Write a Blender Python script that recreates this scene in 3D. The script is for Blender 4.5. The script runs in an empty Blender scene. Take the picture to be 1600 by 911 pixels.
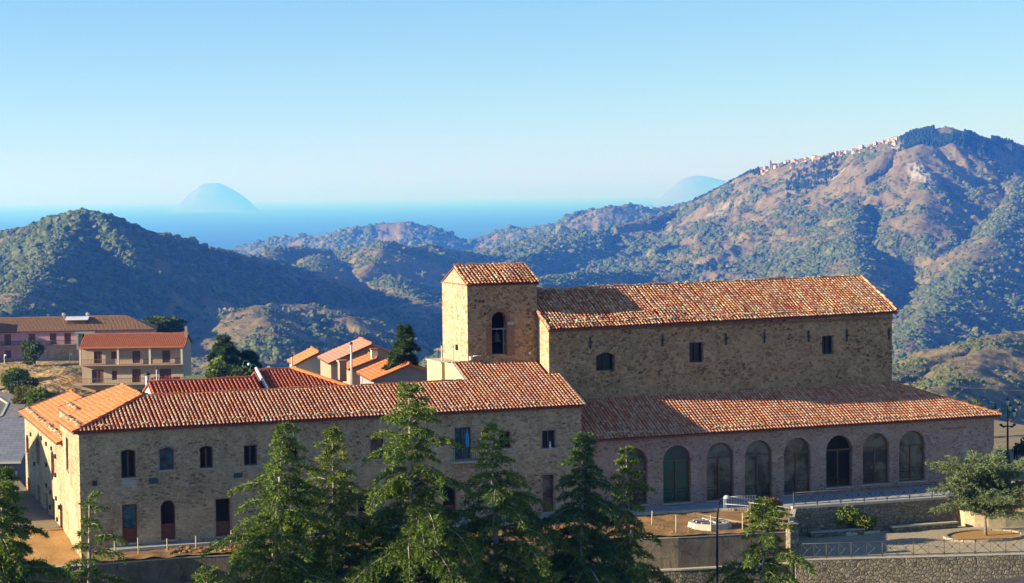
import bpy, bmesh, math, random
import numpy as np
from mathutils import Vector, Matrix
R = math.radians
random.seed(7)
RNG = np.random.default_rng(7)
SC = bpy.context.scene
COL = SC.collection

# ------------------------------------------------------------------ camera
CAM_Z = 22.0
ROLL = math.atan(0.0106)
PITCH = math.atan(149.5 / 3000.0)
cam_d = bpy.data.cameras.new('camera')
cam_d.sensor_fit = 'HORIZONTAL'
cam_d.sensor_width = 36.0
cam_d.lens = 36.0 * 3000.0 / 1600.0
cam_d.clip_start = 1.0
cam_d.clip_end = 600000.0
cam = bpy.data.objects.new('camera', cam_d)
COL.objects.link(cam)
_Fw = Vector((0, math.cos(PITCH), -math.sin(PITCH)))
_Up = Vector((0, math.sin(PITCH), math.cos(PITCH)))
_Rt = Vector((1, 0, 0))
_r = math.cos(ROLL) * _Rt - math.sin(ROLL) * _Up
_u = math.sin(ROLL) * _Rt + math.cos(ROLL) * _Up
cam.matrix_world = Matrix(((_r.x, _u.x, -_Fw.x, 0), (_r.y, _u.y, -_Fw.y, 0), (_r.z, _u.z, -_Fw.z, CAM_Z), (0, 0, 0, 1)))
SC.camera = cam

# ------------------------------------------------------------------ sky, sun, exposure
SUN_TO = Vector((-7.92, -2.24, 2.40)).normalized()
SUN_EL = math.asin(SUN_TO.z)
SUN_AZ = math.atan2(SUN_TO.x, SUN_TO.y)
world = bpy.data.worlds.new('World')
SC.world = world
world.use_nodes = True
nt = world.node_tree
bg = nt.nodes['Background']
sky = nt.nodes.new('ShaderNodeTexSky')
sky.sky_type = 'NISHITA'
sky.sun_disc = False
sky.sun_elevation = SUN_EL
sky.sun_rotation = SUN_AZ % (2 * math.pi)
sky.altitude = 1500
sky.air_density = 1.0
sky.dust_density = 0.0
sky.ozone_density = 4.5
nt.links.new(sky.outputs[0], bg.inputs[0])
bg.inputs[1].default_value = 0.069
sun_d = bpy.data.lights.new('sun', 'SUN')
sun_d.energy = 4.5
sun_d.angle = R(0.53)
sun_d.color = (1.0, 0.91, 0.80)
sun = bpy.data.objects.new('sun', sun_d)
COL.objects.link(sun)
sun.rotation_euler = SUN_TO.to_track_quat('Z', 'Y').to_euler()
sun.location = (-200, -60, 120)
SC.view_settings.view_transform = 'Standard'
SC.view_settings.look = 'None'
SC.view_settings.gamma = 1.0
SC.view_settings.exposure = 1.36
SC.view_settings.use_curve_mapping = False
SC.render.engine = 'CYCLES'
SC.cycles.use_denoising = True
SC.cycles.max_bounces = 8
SC.cycles.diffuse_bounces = 2
SC.cycles.glossy_bounces = 3
SC.cycles.transmission_bounces = 3
SC.cycles.transparent_max_bounces = 8
SC.cycles.volume_bounces = 3
SC.cycles.caustics_reflective = False
SC.cycles.caustics_refractive = False

# ------------------------------------------------------------------ object helpers
def tag(o, label=None, cat=None, group=None, kind=None):
    if label: o['label'] = label
    if cat: o['category'] = cat
    if group: o['group'] = group
    if kind: o['kind'] = kind
    return o

def link(o, parent=None):
    COL.objects.link(o)
    if parent is not None: o.parent = parent
    return o

def empty(name, loc=(0, 0, 0), rz=0.0, label=None, cat=None, group=None):
    o = bpy.data.objects.new(name, None)
    o.empty_display_size = 0.5
    link(o); o.location = loc; o.rotation_euler = (0, 0, rz)
    return tag(o, label, cat, group)

def np_mesh(name, verts, faces, mat=None, parent=None, smooth=False, fattr=None, vattr=None):
    """verts (n,3); faces (m,k) index array or a list of such arrays"""
    me = bpy.data.meshes.new(name)
    verts = np.asarray(verts, dtype=np.float32)
    if not isinstance(faces, list) or not isinstance(faces[0], np.ndarray): faces = [np.asarray(faces)]
    faces = [np.asarray(f, dtype=np.int32) for f in faces if len(f)]
    me.vertices.add(len(verts)); me.vertices.foreach_set('co', verts.ravel())
    idx = np.concatenate([f.ravel() for f in faces])
    cnt = np.concatenate([np.full(len(f), f.shape[1], dtype=np.int32) for f in faces])
    st = np.concatenate([[0], np.cumsum(cnt)[:-1]]).astype(np.int32)
    me.loops.add(len(idx)); me.loops.foreach_set('vertex_index', idx)
    me.polygons.add(len(cnt)); me.polygons.foreach_set('loop_start', st)
    me.update(calc_edges=True); me.validate()
    if smooth: me.polygons.foreach_set('use_smooth', np.ones(len(me.polygons), dtype=bool))
    for k, v in (fattr or {}).items():
        a = me.attributes.new(k, 'FLOAT', 'FACE'); a.data.foreach_set('value', np.asarray(v, dtype=np.float32))
    for k, v in (vattr or {}).items():
        a = me.attributes.new(k, 'FLOAT', 'POINT'); a.data.foreach_set('value', np.asarray(v, dtype=np.float32))
    if mat: me.materials.append(mat)
    o = bpy.data.objects.new(name, me)
    link(o, parent)
    return o

class MB:
    """collects shapes and links them as one mesh object"""
    def __init__(s): s.v = []; s.f = []; s.sm = []
    def add(s, vs, fs, smooth=False):
        n = len(s.v); s.v += [tuple(v) for v in vs]
        s.f += [tuple(i + n for i in f) for f in fs]; s.sm += [smooth] * len(fs)
    def box(s, x0, x1, y0, y1, z0, z1):
        s.add([(x0,y0,z0),(x1,y0,z0),(x1,y1,z0),(x0,y1,z0),(x0,y0,z1),(x1,y0,z1),(x1,y1,z1),(x0,y1,z1)],
              [(0,3,2,1),(4,5,6,7),(0,1,5,4),(1,2,6,5),(2,3,7,6),(3,0,4,7)])
    def tube(s, pts, rad, n=6, cap=True, smooth=True):
        pts = [Vector(p) for p in pts]
        if not isinstance(rad, (list, tuple)): rad = [rad] * len(pts)
        vs = []; fs = []
        ref = Vector((0, 0, 1))
        for i, p in enumerate(pts):
            d = (pts[min(i + 1, len(pts) - 1)] - pts[max(i - 1, 0)]).normalized()
            a = d.cross(ref)
            if a.length < 1e-3: a = d.cross(Vector((1, 0, 0)))
            a.normalize(); b = d.cross(a)
            for k in range(n):
                t = 2 * math.pi * k / n
                vs.append(p + (a * math.cos(t) + b * math.sin(t)) * rad[i])
        for i in range(len(pts) - 1):
            for k in range(n):
                fs.append((i*n + k, i*n + (k+1) % n, (i+1)*n + (k+1) % n, (i+1)*n + k))
        if cap:
            fs.append(tuple(range(n - 1, -1, -1))); fs.append(tuple((len(pts)-1)*n + k for k in range(n)))
        s.add(vs, fs, smooth)
    def lathe(s, prof, c=(0, 0, 0), n=16):
        vs = [(c[0] + r*math.cos(2*math.pi*k/n), c[1] + r*math.sin(2*math.pi*k/n), c[2] + z) for r, z in prof for k in range(n)]
        fs = [(i*n + k, i*n + (k+1) % n, (i+1)*n + (k+1) % n, (i+1)*n + k) for i in range(len(prof)-1) for k in range(n)]
        fs.append(tuple(range(n - 1, -1, -1))); fs.append(tuple((len(prof)-1)*n + k for k in range(n)))
        s.add(vs, fs, True)
    def prism(s, poly, d0, d1):
        """poly: list of 3D points (planar); extruded from offset vector d0 to d1"""
        n = len(poly); d0 = Vector(d0); d1 = Vector(d1)
        vs = [Vector(p) + d0 for p in poly] + [Vector(p) + d1 for p in poly]
        fs = [tuple(range(n)), tuple(range(2*n - 1, n - 1, -1))]
        fs += [(i, n + i, n + (i+1) % n, (i+1) % n) for i in range(n)]
        s.add(vs, fs)
    def blob(s, c, r, sub=1, jit=0.18, rs=random):
        bm = bmesh.new(); bmesh.ops.create_icosphere(bm, subdivisions=sub, radius=1)
        vs = []
        for v in bm.verts:
            k = 1 + rs.uniform(-jit, jit)
            vs.append((c[0] + v.co.x*r[0]*k, c[1] + v.co.y*r[1]*k, c[2] + v.co.z*r[2]*k))
        bm.verts.index_update()
        s.add(vs, [tuple(v.index for v in f.verts) for f in bm.faces]); bm.free()
    def build(s, name, mat, parent=None, fix=True):
        me = bpy.data.meshes.new(name)
        me.from_pydata(s.v, [], s.f)
        me.polygons.foreach_set('use_smooth', s.sm)
        if fix:
            bm = bmesh.new(); bm.from_mesh(me)
            bmesh.ops.recalc_face_normals(bm, faces=bm.faces); bm.to_mesh(me); bm.free()
        me.update()
        if mat: me.materials.append(mat)
        return link(bpy.data.objects.new(name, me), parent)

def copy_tree(o, parent=None):
    c = o.copy(); COL.objects.link(c)
    if parent is not None: c.parent = parent
    for ch in list(o.children): copy_tree(ch, c)
    return c

# ------------------------------------------------------------------ noise
_PERM = RNG.random((512, 512)).astype(np.float32)
def vnoise(x, y):
    xi = np.floor(x).astype(np.int64); yi = np.floor(y).astype(np.int64)
    fx = x - xi; fy = y - yi
    fx = fx*fx*fx*(fx*(fx*6 - 15) + 10); fy = fy*fy*fy*(fy*(fy*6 - 15) + 10)
    a = _PERM[xi & 511, yi & 511]; b = _PERM[(xi+1) & 511, yi & 511]
    c = _PERM[xi & 511, (yi+1) & 511]; d = _PERM[(xi+1) & 511, (yi+1) & 511]
    return (a*(1-fx) + b*fx)*(1-fy) + (c*(1-fx) + d*fx)*fy
def fbm(x, y, octv=4, gain=0.5, ridged=False, off=0.0):
    s = 0; amp = 1; tot = 0
    for i in range(octv):
        n = vnoise(x + off + 17.3*i, y + off*1.7 + 9.1*i)
        if ridged: n = 1 - np.abs(2*n - 1)
        s = s + amp*n; tot += amp; amp *= gain
        x, y = (x*0.8 - y*0.6)*2.03, (x*0.6 + y*0.8)*2.03
    return s / tot

# ------------------------------------------------------------------ material helpers
class NT:
    def __init__(s, name, rough=0.9, spec=0.3):
        s.m = bpy.data.materials.new(name); s.m.use_nodes = True
        s.t = s.m.node_tree; s.n = s.t.nodes; s.l = s.t.links
        s.p = s.n['Principled BSDF']; s.p.inputs['Roughness'].default_value = rough
        s.p.inputs['Specular IOR Level'].default_value = spec
        s.tc = s.n.new('ShaderNodeTexCoord')
    def new(s, t, **k):
        n = s.n.new('ShaderNode' + t)
        for a, b in k.items():
            if a in n.inputs.keys() if isinstance(a, str) else False: n.inputs[a].default_value = b
            else: setattr(n, a, b)
        return n
    def link(s, a, b): s.l.new(a, b)
    def mapping(s, scale=(1, 1, 1), src='Object'):
        m = s.n.new('ShaderNodeMapping'); m.inputs['Scale'].default_value = scale
        s.link(s.tc.outputs[src], m.inputs['Vector']); return m.outputs[0]
    def noise(s, scale, detail=3, rough=0.6, vec=None, out='Fac'):
        n = s.n.new('ShaderNodeTexNoise'); n.inputs['Scale'].default_value = scale
        n.inputs['Detail'].default_value = detail; n.inputs['Roughness'].default_value = rough
        s.link(vec if vec is not None else s.tc.outputs['Object'], n.inputs['Vector'])
        return n.outputs[out]
    def voronoi(s, scale, vec=None, feature='F1', rnd=1.0, out='Distance'):
        n = s.n.new('ShaderNodeTexVoronoi'); n.feature = feature
        n.inputs['Scale'].default_value = scale; n.inputs['Randomness'].default_value = rnd
        s.link(vec if vec is not None else s.tc.outputs['Object'], n.inputs['Vector'])
        return n.outputs[out]
    def ramp(s, fac, stops, interp='LINEAR'):
        r = s.n.new('ShaderNodeValToRGB'); r.color_ramp.interpolation = interp
        el = r.color_ramp.elements
        while len(el) < len(stops): el.new(0.5)
        for e, (p, c) in zip(el, stops):
            e.position = p; e.color = (*c, 1) if len(c) == 3 else c
        s.link(fac, r.inputs[0]); return r.outputs[0]
    def val(s, fac, stops): return s.ramp(fac, [(p, (v, v, v)) for p, v in stops])
    def mix(s, fac, a, b, mode='MIX'):
        m = s.n.new('ShaderNodeMix'); m.data_type = 'RGBA'; m.blend_type = mode
        for sk, v in ((0, fac), (6, a), (7, b)):
            if hasattr(v, 'links'): s.link(v, m.inputs[sk])
            elif sk == 0: m.inputs[0].default_value = v
            else: m.inputs[sk].default_value = (*v, 1)
        return m.outputs[2]
    def math(s, op, a, b=0.0, clamp=False):
        m = s.n.new('ShaderNodeMath'); m.operation = op; m.use_clamp = clamp
        for i, v in enumerate((a, b)):
            if hasattr(v, 'links'): s.link(v, m.inputs[i])
            else: m.inputs[i].default_value = v
        return m.outputs[0]
    def attr(s, name, out='Fac'):
        n = s.n.new('ShaderNodeAttribute'); n.attribute_name = name; return n.outputs[out]
    def distort(s, vec, scale, amt):
        n = s.n.new('ShaderNodeTexNoise'); n.inputs['Scale'].default_value = scale; n.inputs['Detail'].default_value = 2
        s.link(vec, n.inputs['Vector'])
        a = s.n.new('ShaderNodeVectorMath'); a.operation = 'SUBTRACT'; s.link(n.outputs['Color'], a.inputs[0]); a.inputs[1].default_value = (.5, .5, .5)
        b = s.n.new('ShaderNodeVectorMath'); b.operation = 'SCALE'; s.link(a.outputs[0], b.inputs[0]); b.inputs['Scale'].default_value = amt
        c = s.n.new('ShaderNodeVectorMath'); c.operation = 'ADD'; s.link(vec, c.inputs[0]); s.link(b.outputs[0], c.inputs[1])
        return c.outputs[0]
    def color(s, v):
        if hasattr(v, 'links'): s.link(v, s.p.inputs['Base Color'])
        else: s.p.inputs['Base Color'].default_value = (*v, 1)
    def bump(s, h, dist=0.02, strength=1.0):
        b = s.n.new('ShaderNodeBump'); b.inputs['Distance'].default_value = dist; b.inputs['Strength'].default_value = strength
        s.link(h, b.inputs['Height']); s.link(b.outputs[0], s.p.inputs['Normal'])

def simple_mat(name, col, rough=0.8, spec=0.3, var=0.15, scale=3.0, metallic=0.0):
    k = NT(name, rough, spec); n = k.noise(scale, 4, 0.65)
    f = k.val(n, [(0.3, 0.0), (0.7, 1.0)])
    k.color(k.mix(f, tuple(c*(1-var) for c in col), tuple(min(1, c*(1+var)) for c in col)))
    k.p.inputs['Metallic'].default_value = metallic
    return k.m

# ================================================================== SETTING: hills, sea, islands, haze
SEA_Z = -400.0
RIDGES = {
'A':[(-1225,3500,-110),(-996,3250,-64),(-799,3000,-31),(-714,2900,-15),(-652,2800,0),(-608,2750,6),(-591,2800,-1),(-579,2900,-21),(-559,3000,-37),(-546,3050,-38),(-501,3200,-65),(-491,3600,-88),(-493,4000,-111)],
'A1':[(-608,2750,6),(-558,2640,-12),(-512,2520,-34),(-486,2450,-66),(-470,2350,-102),(-440,2250,-140)],
'A2':[(-608,2750,6),(-591,2520,-27),(-555,2250,-61),(-498,1900,-83)],
'A3':[(-799,3000,-31),(-759,2650,-62),(-668,2200,-91)],
'C':[(-622,4500,-115),(-554,4500,-95),(-505,4600,-94),(-438,4700,-110),(-367,4600,-100),(-299,4500,-81),(-250,4700,-104),(-219,4900,-101),(-132,5000,-120),(-34,5200,-144)],
'C1':[(-299,4500,-81),(-293,4200,-113),(-312,3900,-142),(-365,3650,-152),(-426,3450,-153)],
'C2':[(-554,4500,-95),(-560,4200,-132)],
'C3':[(-219,4900,-101),(-179,4500,-132),(-156,4250,-149)],
'B':[(-1487,9500,-291),(-1318,9000,-225),(-1171,8800,-182),(-1041,8700,-158),(-857,8600,-144),(-677,8500,-109),(-563,8500,-94),(-478,8500,-86),(-379,8500,-110),(-284,8600,-158),(-172,8700,-182),(-40,8500,-133),(141,8300,-115),(276,8200,-74),(390,8000,-27),(503,8100,-21),(591,8200,-39),(695,8300,-30),(910,8500,1)],
'D':[(619,6600,-11),(685,6200,37),(737,5800,87),(819,5700,108),(898,5600,120),(992,5500,141),(1082,5400,167),(1136,5400,186),(1225,5400,203),(1339,5500,178),(1494,5600,153),(1741,5800,121),(2170,6200,73)],
'D0':[(619,6600,-11),(482,6000,-41),(389,5800,-57),(282,5600,-78),(182,5400,-104),(105,5200,-121),(34,5000,-138),(-31,4800,-150)],
'S1':[(756,5800,93),(750,5450,25),(691,4900,-90),(580,4400,-166),(420,3600,-215)],
'S2':[(1082,5400,167),(902,5000,22),(789,4500,-82),(709,3900,-160),(584,3300,-198)],
'S3':[(1153,5400,186),(1092,5150,106),(1052,4850,21),(961,4500,-54)],
'S4':[(1494,5600,153),(1215,4700,-28),(888,3800,-157),(621,3000,-209)],
'S5':[(609,6500,-10),(478,5500,-100),(314,4700,-160),(187,4300,-186)],
'F':[(316,4500,-160),(134,4000,-142),(50,3700,-141),(-45,3400,-146),(-109,3250,-155),(-181,3000,-157),(-225,2800,-155)],
'G':[(-432,2350,-125),(-384,2300,-118),(-314,2350,-109),(-257,2400,-111),(-204,2350,-124),(-158,2250,-145),(-134,2100,-162)],
'G2':[(-314,2350,-109),(-254,2000,-118),(-228,1700,-125)],
'E':[(230,1300,-126),(290,1450,-116),(331,1550,-116),(386,1650,-114),(438,1750,-113),(494,1850,-115),(601,2000,-114)],
'E1':[(447,1760,-113),(349,1450,-110),(264,1200,-103)],
'K':[(-440,4420,-108),(-420,4100,-116),(-400,3800,-124),(-380,3450,-134),(-330,3200,-146)],
'K2':[(-250,3900,-138),(-200,3500,-150),(-150,3200,-156)],
'J':[(-68,2000,-147),(-33,2400,-149),(27,2700,-153)],
}
SLOPE = {'D':0.52,'D0':0.36,'S1':0.50,'S2':0.36,'S3':0.34,'S4':0.33,'S5':0.36,'A':0.5,'A1':0.5,'A2':0.46,'B':0.32,'C':0.42,'C1':0.34,'C3':0.34,'E':0.3,'E1':0.3,'F':0.27,'G':0.27,'G2':0.27,'J':0.27,'K':0.26,'K2':0.26}
MINOR = {'C2','C3','A3','G2','E1','J'}

def ground_z(X, Y, detail=True):
    """height of the land; X, Y numpy arrays in metres"""
    X = np.asarray(X, float); Y = np.asarray(Y, float)
    rr = np.hypot(X, Y)
    near = np.interp(Y, [0,128,136,165,200,280,315,420,470,560,700,1000,1400,4000,8000,11000,16000,30000],
                        [-8.2,-8.2,-2.9,-3.5,-5.6,-9.8,-10.3,-12.1,-14,-45,-95,-165,-215,-255,-330,-360,-460,-520])
    east = np.interp(Y, [0,128,136,150,185,215,300,450,700,1000,1400,4000,8000,11000,16000,30000],
                        [-8.2,-8.2,-2.9,-3.0,-4.5,-15,-48,-95,-145,-185,-220,-255,-330,-360,-460,-520])
    wgt = np.clip((X + 0.17*Y + 9)/18, 0, 1); wgt = wgt*wgt*(3 - 2*wgt)
    near = near*(1 - wgt) + east*wgt
    h = near.copy() + 3.6*np.exp(-(((X + 78)/9)**2 + ((Y - 334)/26)**2))
    if detail:
        wx = (fbm(X/420, Y/420, 3, off=3.1) - 0.5)*110*np.clip((rr-900)/1500, 0, 1)
        wy = (fbm(X/420, Y/420, 3, off=7.7) - 0.5)*110*np.clip((rr-900)/1500, 0, 1)
    best = np.full(X.shape, -1e9); bd = np.full(X.shape, 500.0)
    for k, pl in RIDGES.items():
        s = SLOPE.get(k, 0.42)
        dm = np.full(X.shape, 1e9); zm = np.zeros(X.shape)
        for (x0, y0, z0), (x1, y1, z1) in zip(pl[:-1], pl[1:]):
            dx, dy = x1 - x0, y1 - y0; L2 = dx*dx + dy*dy
            t = np.clip(((X - x0)*dx + (Y - y0)*dy)/L2, 0, 1)
            d = np.hypot(X - x0 - t*dx, Y - y0 - t*dy)
            z = z0 + t*(z1 - z0)
            c = (z - s*d) > (zm - s*dm)
            dm = np.where(c, d, dm); zm = np.where(c, z, zm)
        rnd = np.sqrt(dm*dm + 18**2) - 18            # rounded crest
        fall = s*np.minimum(rnd, 700) + 0.12*np.maximum(rnd - 700, 0)
        zz = zm - fall
        c = zz > best
        bd = np.where(c, dm, bd)
        best = np.maximum(best, zz) if k not in ('x',) else best
    k = 14.0
    m = np.maximum(h, best)
    h2 = m + k*np.log(np.exp((h - m)/k) + np.exp((best - m)/k))
    h2 = np.where(best - h > 60, m, h2)
    h = np.where(Y > 560, h2, h)
    if detail:
        amp = np.clip((bd - 6)/200, 0, 1)*np.clip((rr - 500)/900, 0, 1)
        g = 1 - fbm((X + wx)/310, (Y + wy)/310, 6, 0.58, ridged=True, off=1.3)
        h = h - amp*g*72
        g2 = fbm((X + wx)/75, (Y + wy)/75, 4, 0.55, ridged=True, off=5.0) - 0.62
        h = h + np.clip(bd/60, 0.1, 1)*np.clip((rr - 500)/900, 0, 1)*g2*27
        h = h + np.clip((rr-250)/600, 0, 1)*(fbm(X/14, Y/14, 3, off=2.0) - 0.5)*4.5
    return h

_az = np.radians(np.concatenate([np.linspace(-27, -17, 120, endpoint=False), np.linspace(-17, 17, 960, endpoint=False), np.linspace(17, 21, 60)]))
_rd = np.concatenate([np.geomspace(60, 1100, 150, endpoint=False), np.linspace(1100, 6700, 720, endpoint=False), np.linspace(6700, 9600, 110, endpoint=False), np.linspace(9600, 18000, 30)])
AZ, RD = np.meshgrid(_az, _rd)
TX = np.sin(AZ)*RD; TY = np.cos(AZ)*RD
TZ = ground_z(TX, TY)
# masks for the soil and the scrub
def masks(X, Y, Z):
    veg = fbm(X/170, Y/280, 4, 0.6, off=11.0)*0.42 + fbm(X/34, Y/50, 3, 0.6, off=4.0)*0.33 + fbm(X/9, Y/14, 2, 0.6, off=6.0)*0.25
    # greener in hollows, lower down and on the left hill; barer high up on the right
    tend = np.zeros_like(X)
    tend += 0.10*(X < -380)*np.clip((Y-1500)/400, 0, 1)*(Y < 4200)
    tend -= 0.10*np.clip((Z - 20)/60, 0, 1)*(X > 300)
    tend -= 0.07*np.exp(-(((X-330)/260)**2 + ((Y-1600)/300)**2))
    tend += 0.05*np.clip((-40 - Z)/80, 0, 1)*(X > 0)*(Y > 2600)
    tend -= 0.05*np.exp(-(((X+330)/170)**2 + ((Y-4000)/600)**2)) + 0.045*np.exp(-(((X+260)/200)**2 + ((Y-2500)/500)**2))
    tend -= 0.03
    tend -= 0.25*(Y < 560)
    veg = veg + tend
    rock = np.zeros_like(X)
    for (cx, cy, rx, ry, s) in ((1075, 5000, 35, 130, 1.0), (170, 4350, 75, 190, 0.85), (-370, 2330, 70, 60, 0.42), (-270, 2320, 45, 60, 0.36), (600, 5600, 60, 120, .5), (-565, 1990, 40, 60, .3)):
        rock = np.maximum(rock, s*np.exp(-(((X-cx)/rx)**2 + ((Y-cy)/ry)**2)))
    rock = np.clip((rock - 0.25 + (fbm(X/30, Y/45, 4, 0.6, off=21.0) - 0.5)*1.1)*2.2, 0, 1)
    return veg, rock
VEG, ROCK = masks(TX, TY, TZ)
TZ = TZ + ROCK*np.clip(fbm(TX/12, TY/12, 3, .6, ridged=True, off=8)-.45, 0, 1)*22
_nr, _na = TX.shape
_i = (np.arange(_nr-1)[:, None]*_na + np.arange(_na-1)[None, :]).ravel()
_faces = np.stack([_i, _i+1, _i+_na+1, _i+_na], axis=1)

k = NT('dry_hillside', 0.95, 0.1)
vg = k.attr('veg'); rk = k.attr('rock')
n1 = k.noise(0.006, 6, 0.7); n2 = k.noise(0.05, 5, 0.7); n3 = k.noise(0.22, 4, 0.7)
soil = k.mix(k.val(n1, [(0.38, 0), (0.62, 1)]), (0.135, 0.095, 0.036), (0.170, 0.132, 0.048))
soil = k.mix(k.val(n2, [(0.35, 0), (0.7, 1)]), soil, (0.24, 0.185, 0.072))
green = k.mix(n3, (0.045, 0.070, 0.018), (0.095, 0.120, 0.034))
vm = k.math('ADD', vg, k.math('MULTIPLY', k.math('SUBTRACT', n3, 0.5), 0.30))
col = k.mix(k.val(vm, [(0.45, 0), (0.53, 0.85)]), soil, green)
nr_ = k.math('LESS_THAN', k.attr('dist'), 0.5)
gold = k.mix(k.val(k.noise(.35, 5, .75), [(.4, 0), (.6, 1)]), (.46,.31,.12), (.33,.22,.10))
col = k.mix(k.math('MULTIPLY', nr_, .85), col, gold)
rockc = k.mix(k.val(n3, [(0.3, 0), (0.7, 1)]), (0.20, 0.17, 0.13), (0.48, 0.42, 0.32))
col = k.mix(rk, col, rockc)
k.color(col)
k.bump(k.math('ADD', n2, k.math('MULTIPLY', n3, .4)), 6.0, 0.7)
M_HILL = k.m
hills = np_mesh('hills', np.stack([TX, TY, TZ], -1).reshape(-1, 3), _faces, M_HILL, smooth=True,
                vattr={'veg': VEG.ravel(), 'rock': ROCK.ravel(), 'dist': (RD.ravel() > 520).astype(float)})
tag(hills, kind='structure')

# scrub and trees on the slopes: nobody could count them
k = NT('hillside_scrub', 0.95, 0.1)
oi = k.new('ObjectInfo')
k.color(k.mix(k.noise(0.25, 3, .6), k.ramp(oi.outputs['Random'], [(0, (0.062,0.092,0.020)), (.5, (0.115,0.140,0.032)), (1, (0.210,0.200,0.060))]), (0.046,0.066,0.017)))
M_SCRUB = k.m
def blob_instancer(name, pts, scl, mat, stretch=(1, 1, 0.8), sub=2, label=None, cat=None, seed=1):
    me = bpy.data.meshes.new(name); me.vertices.add(len(pts)); me.vertices.foreach_set('co', np.asarray(pts, np.float32).ravel())
    a = me.attributes.new('scl', 'FLOAT', 'POINT'); a.data.foreach_set('value', np.asarray(scl, np.float32))
    me.materials.append(mat); me.update()
    o = link(bpy.data.objects.new(name, me))
    g = bpy.data.node_groups.new(name + '_scatter', 'GeometryNodeTree')
    g.interface.new_socket('Geometry', in_out='INPUT', socket_type='NodeSocketGeometry')
    g.interface.new_socket('Geometry', in_out='OUTPUT', socket_type='NodeSocketGeometry')
    N = g.nodes; L = g.links
    gi = N.new('NodeGroupInput'); go = N.new('NodeGroupOutput')
    ico = N.new('GeometryNodeMeshIcoSphere'); ico.inputs['Subdivisions'].default_value = sub
    no = N.new('ShaderNodeTexNoise'); no.inputs['Scale'].default_value = 2.3; no.inputs['Detail'].default_value = 2
    sb = N.new('ShaderNodeVectorMath'); sb.operation = 'SUBTRACT'; sb.inputs[1].default_value = (.5, .5, .5)
    sc_ = N.new('ShaderNodeVectorMath'); sc_.operation = 'SCALE'; sc_.inputs['Scale'].default_value = 1.5
    sp = N.new('GeometryNodeSetPosition'); tr = N.new('GeometryNodeTransform'); tr.inputs['Scale'].default_value = stretch
    sm = N.new('GeometryNodeSetMaterial'); sm.inputs['Material'].default_value = mat
    ip = N.new('GeometryNodeInstanceOnPoints'); at = N.new('GeometryNodeInputNamedAttribute'); at.data_type = 'FLOAT'; at.inputs['Name'].default_value = 'scl'
    rv = N.new('FunctionNodeRandomValue'); rv.data_type = 'FLOAT_VECTOR'; rv.inputs[0].default_value = (0, 0, 0); rv.inputs[1].default_value = (.35, .35, 6.28)
    L.new(no.outputs['Color'], sb.inputs[0]); L.new(sb.outputs[0], sc_.inputs[0]); L.new(sc_.outputs[0], sp.inputs['Offset'])
    L.new(ico.outputs['Mesh'], sp.inputs['Geometry']); L.new(sp.outputs[0], tr.inputs['Geometry']); L.new(tr.outputs[0], sm.inputs['Geometry'])
    L.new(gi.outputs[0], ip.inputs['Points']); L.new(sm.outputs[0], ip.inputs['Instance']); L.new(at.outputs[0], ip.inputs['Scale']); L.new(rv.outputs[0], ip.inputs['Rotation'])
    L.new(ip.outputs[0], go.inputs[0])
    md = o.modifiers.new('scatter', 'NODES'); md.node_group = g
    return tag(o, label, cat, kind='stuff')
def surf_z(x, y):
    az = np.arctan2(x, y); r = np.hypot(x, y)
    fi = np.interp(r, _rd, np.arange(_nr)); fj = np.interp(az, _az, np.arange(_na))
    i = np.clip(fi.astype(int), 0, _nr-2); j = np.clip(fj.astype(int), 0, _na-2); a = fi-i; b = fj-j
    def g(A): return (A[i,j]*(1-b)+A[i,j+1]*b)*(1-a) + (A[i+1,j]*(1-b)+A[i+1,j+1]*b)*a
    return g(TZ), g(VEG), g(ROCK)
def scatter(n, r0, r1, size0, size1, thr, seed, azr=17.0):
    rs = np.random.default_rng(seed)
    r = np.sqrt(rs.uniform(r0*r0, r1*r1, n)); az = np.radians(rs.uniform(-azr, azr, n))
    x = np.sin(az)*r; y = np.cos(az)*r; z, v, rk = surf_z(x, y)
    keep = (v + rs.normal(0, .035, n) > thr) & (rk < .45)
    sz = (size0 + (size1-size0)*(r-r0)/(r1-r0))*rs.lognormal(0, .48, n)*np.clip(.75 + (v - thr)*4, .6, 1.7)
    return np.stack([x, y, z + sz*.25], 1)[keep], sz[keep]
_S = [scatter(90000, 700, 1500, 0.7, 1.2, .475, 1), scatter(430000, 1500, 3600, 1.0, 1.8, .480, 2), scatter(640000, 3600, 6900, 1.7, 2.8, .488, 3), scatter(160000, 6900, 9400, 3.4, 4.6, .46, 4, 14)]
blob_instancer('hillside_scrub', np.concatenate([a for a, b in _S]), np.concatenate([b for a, b in _S]), M_SCRUB,
               label='dark green scrub and oaks scattered over the dry hills', cat='scrub')

# sea
k = NT('sea_water', 0.7, 0.1)
n = k.noise(0.0004, 5, 0.6, k.mapping((1, 5, 1)))
k.color(k.mix(n, (0.030, 0.080, 0.20), (0.042, 0.100, 0.235)))
k.bump(k.noise(0.02, 3, .6), 2.0, 0.6)
m = MB(); m.add([(-200000, -3000, SEA_Z), (200000, -3000, SEA_Z), (200000, 330000, SEA_Z), (-200000, 330000, SEA_Z)], [(0, 1, 2, 3)])
tag(m.build('sea', k.m), kind='structure')

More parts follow.
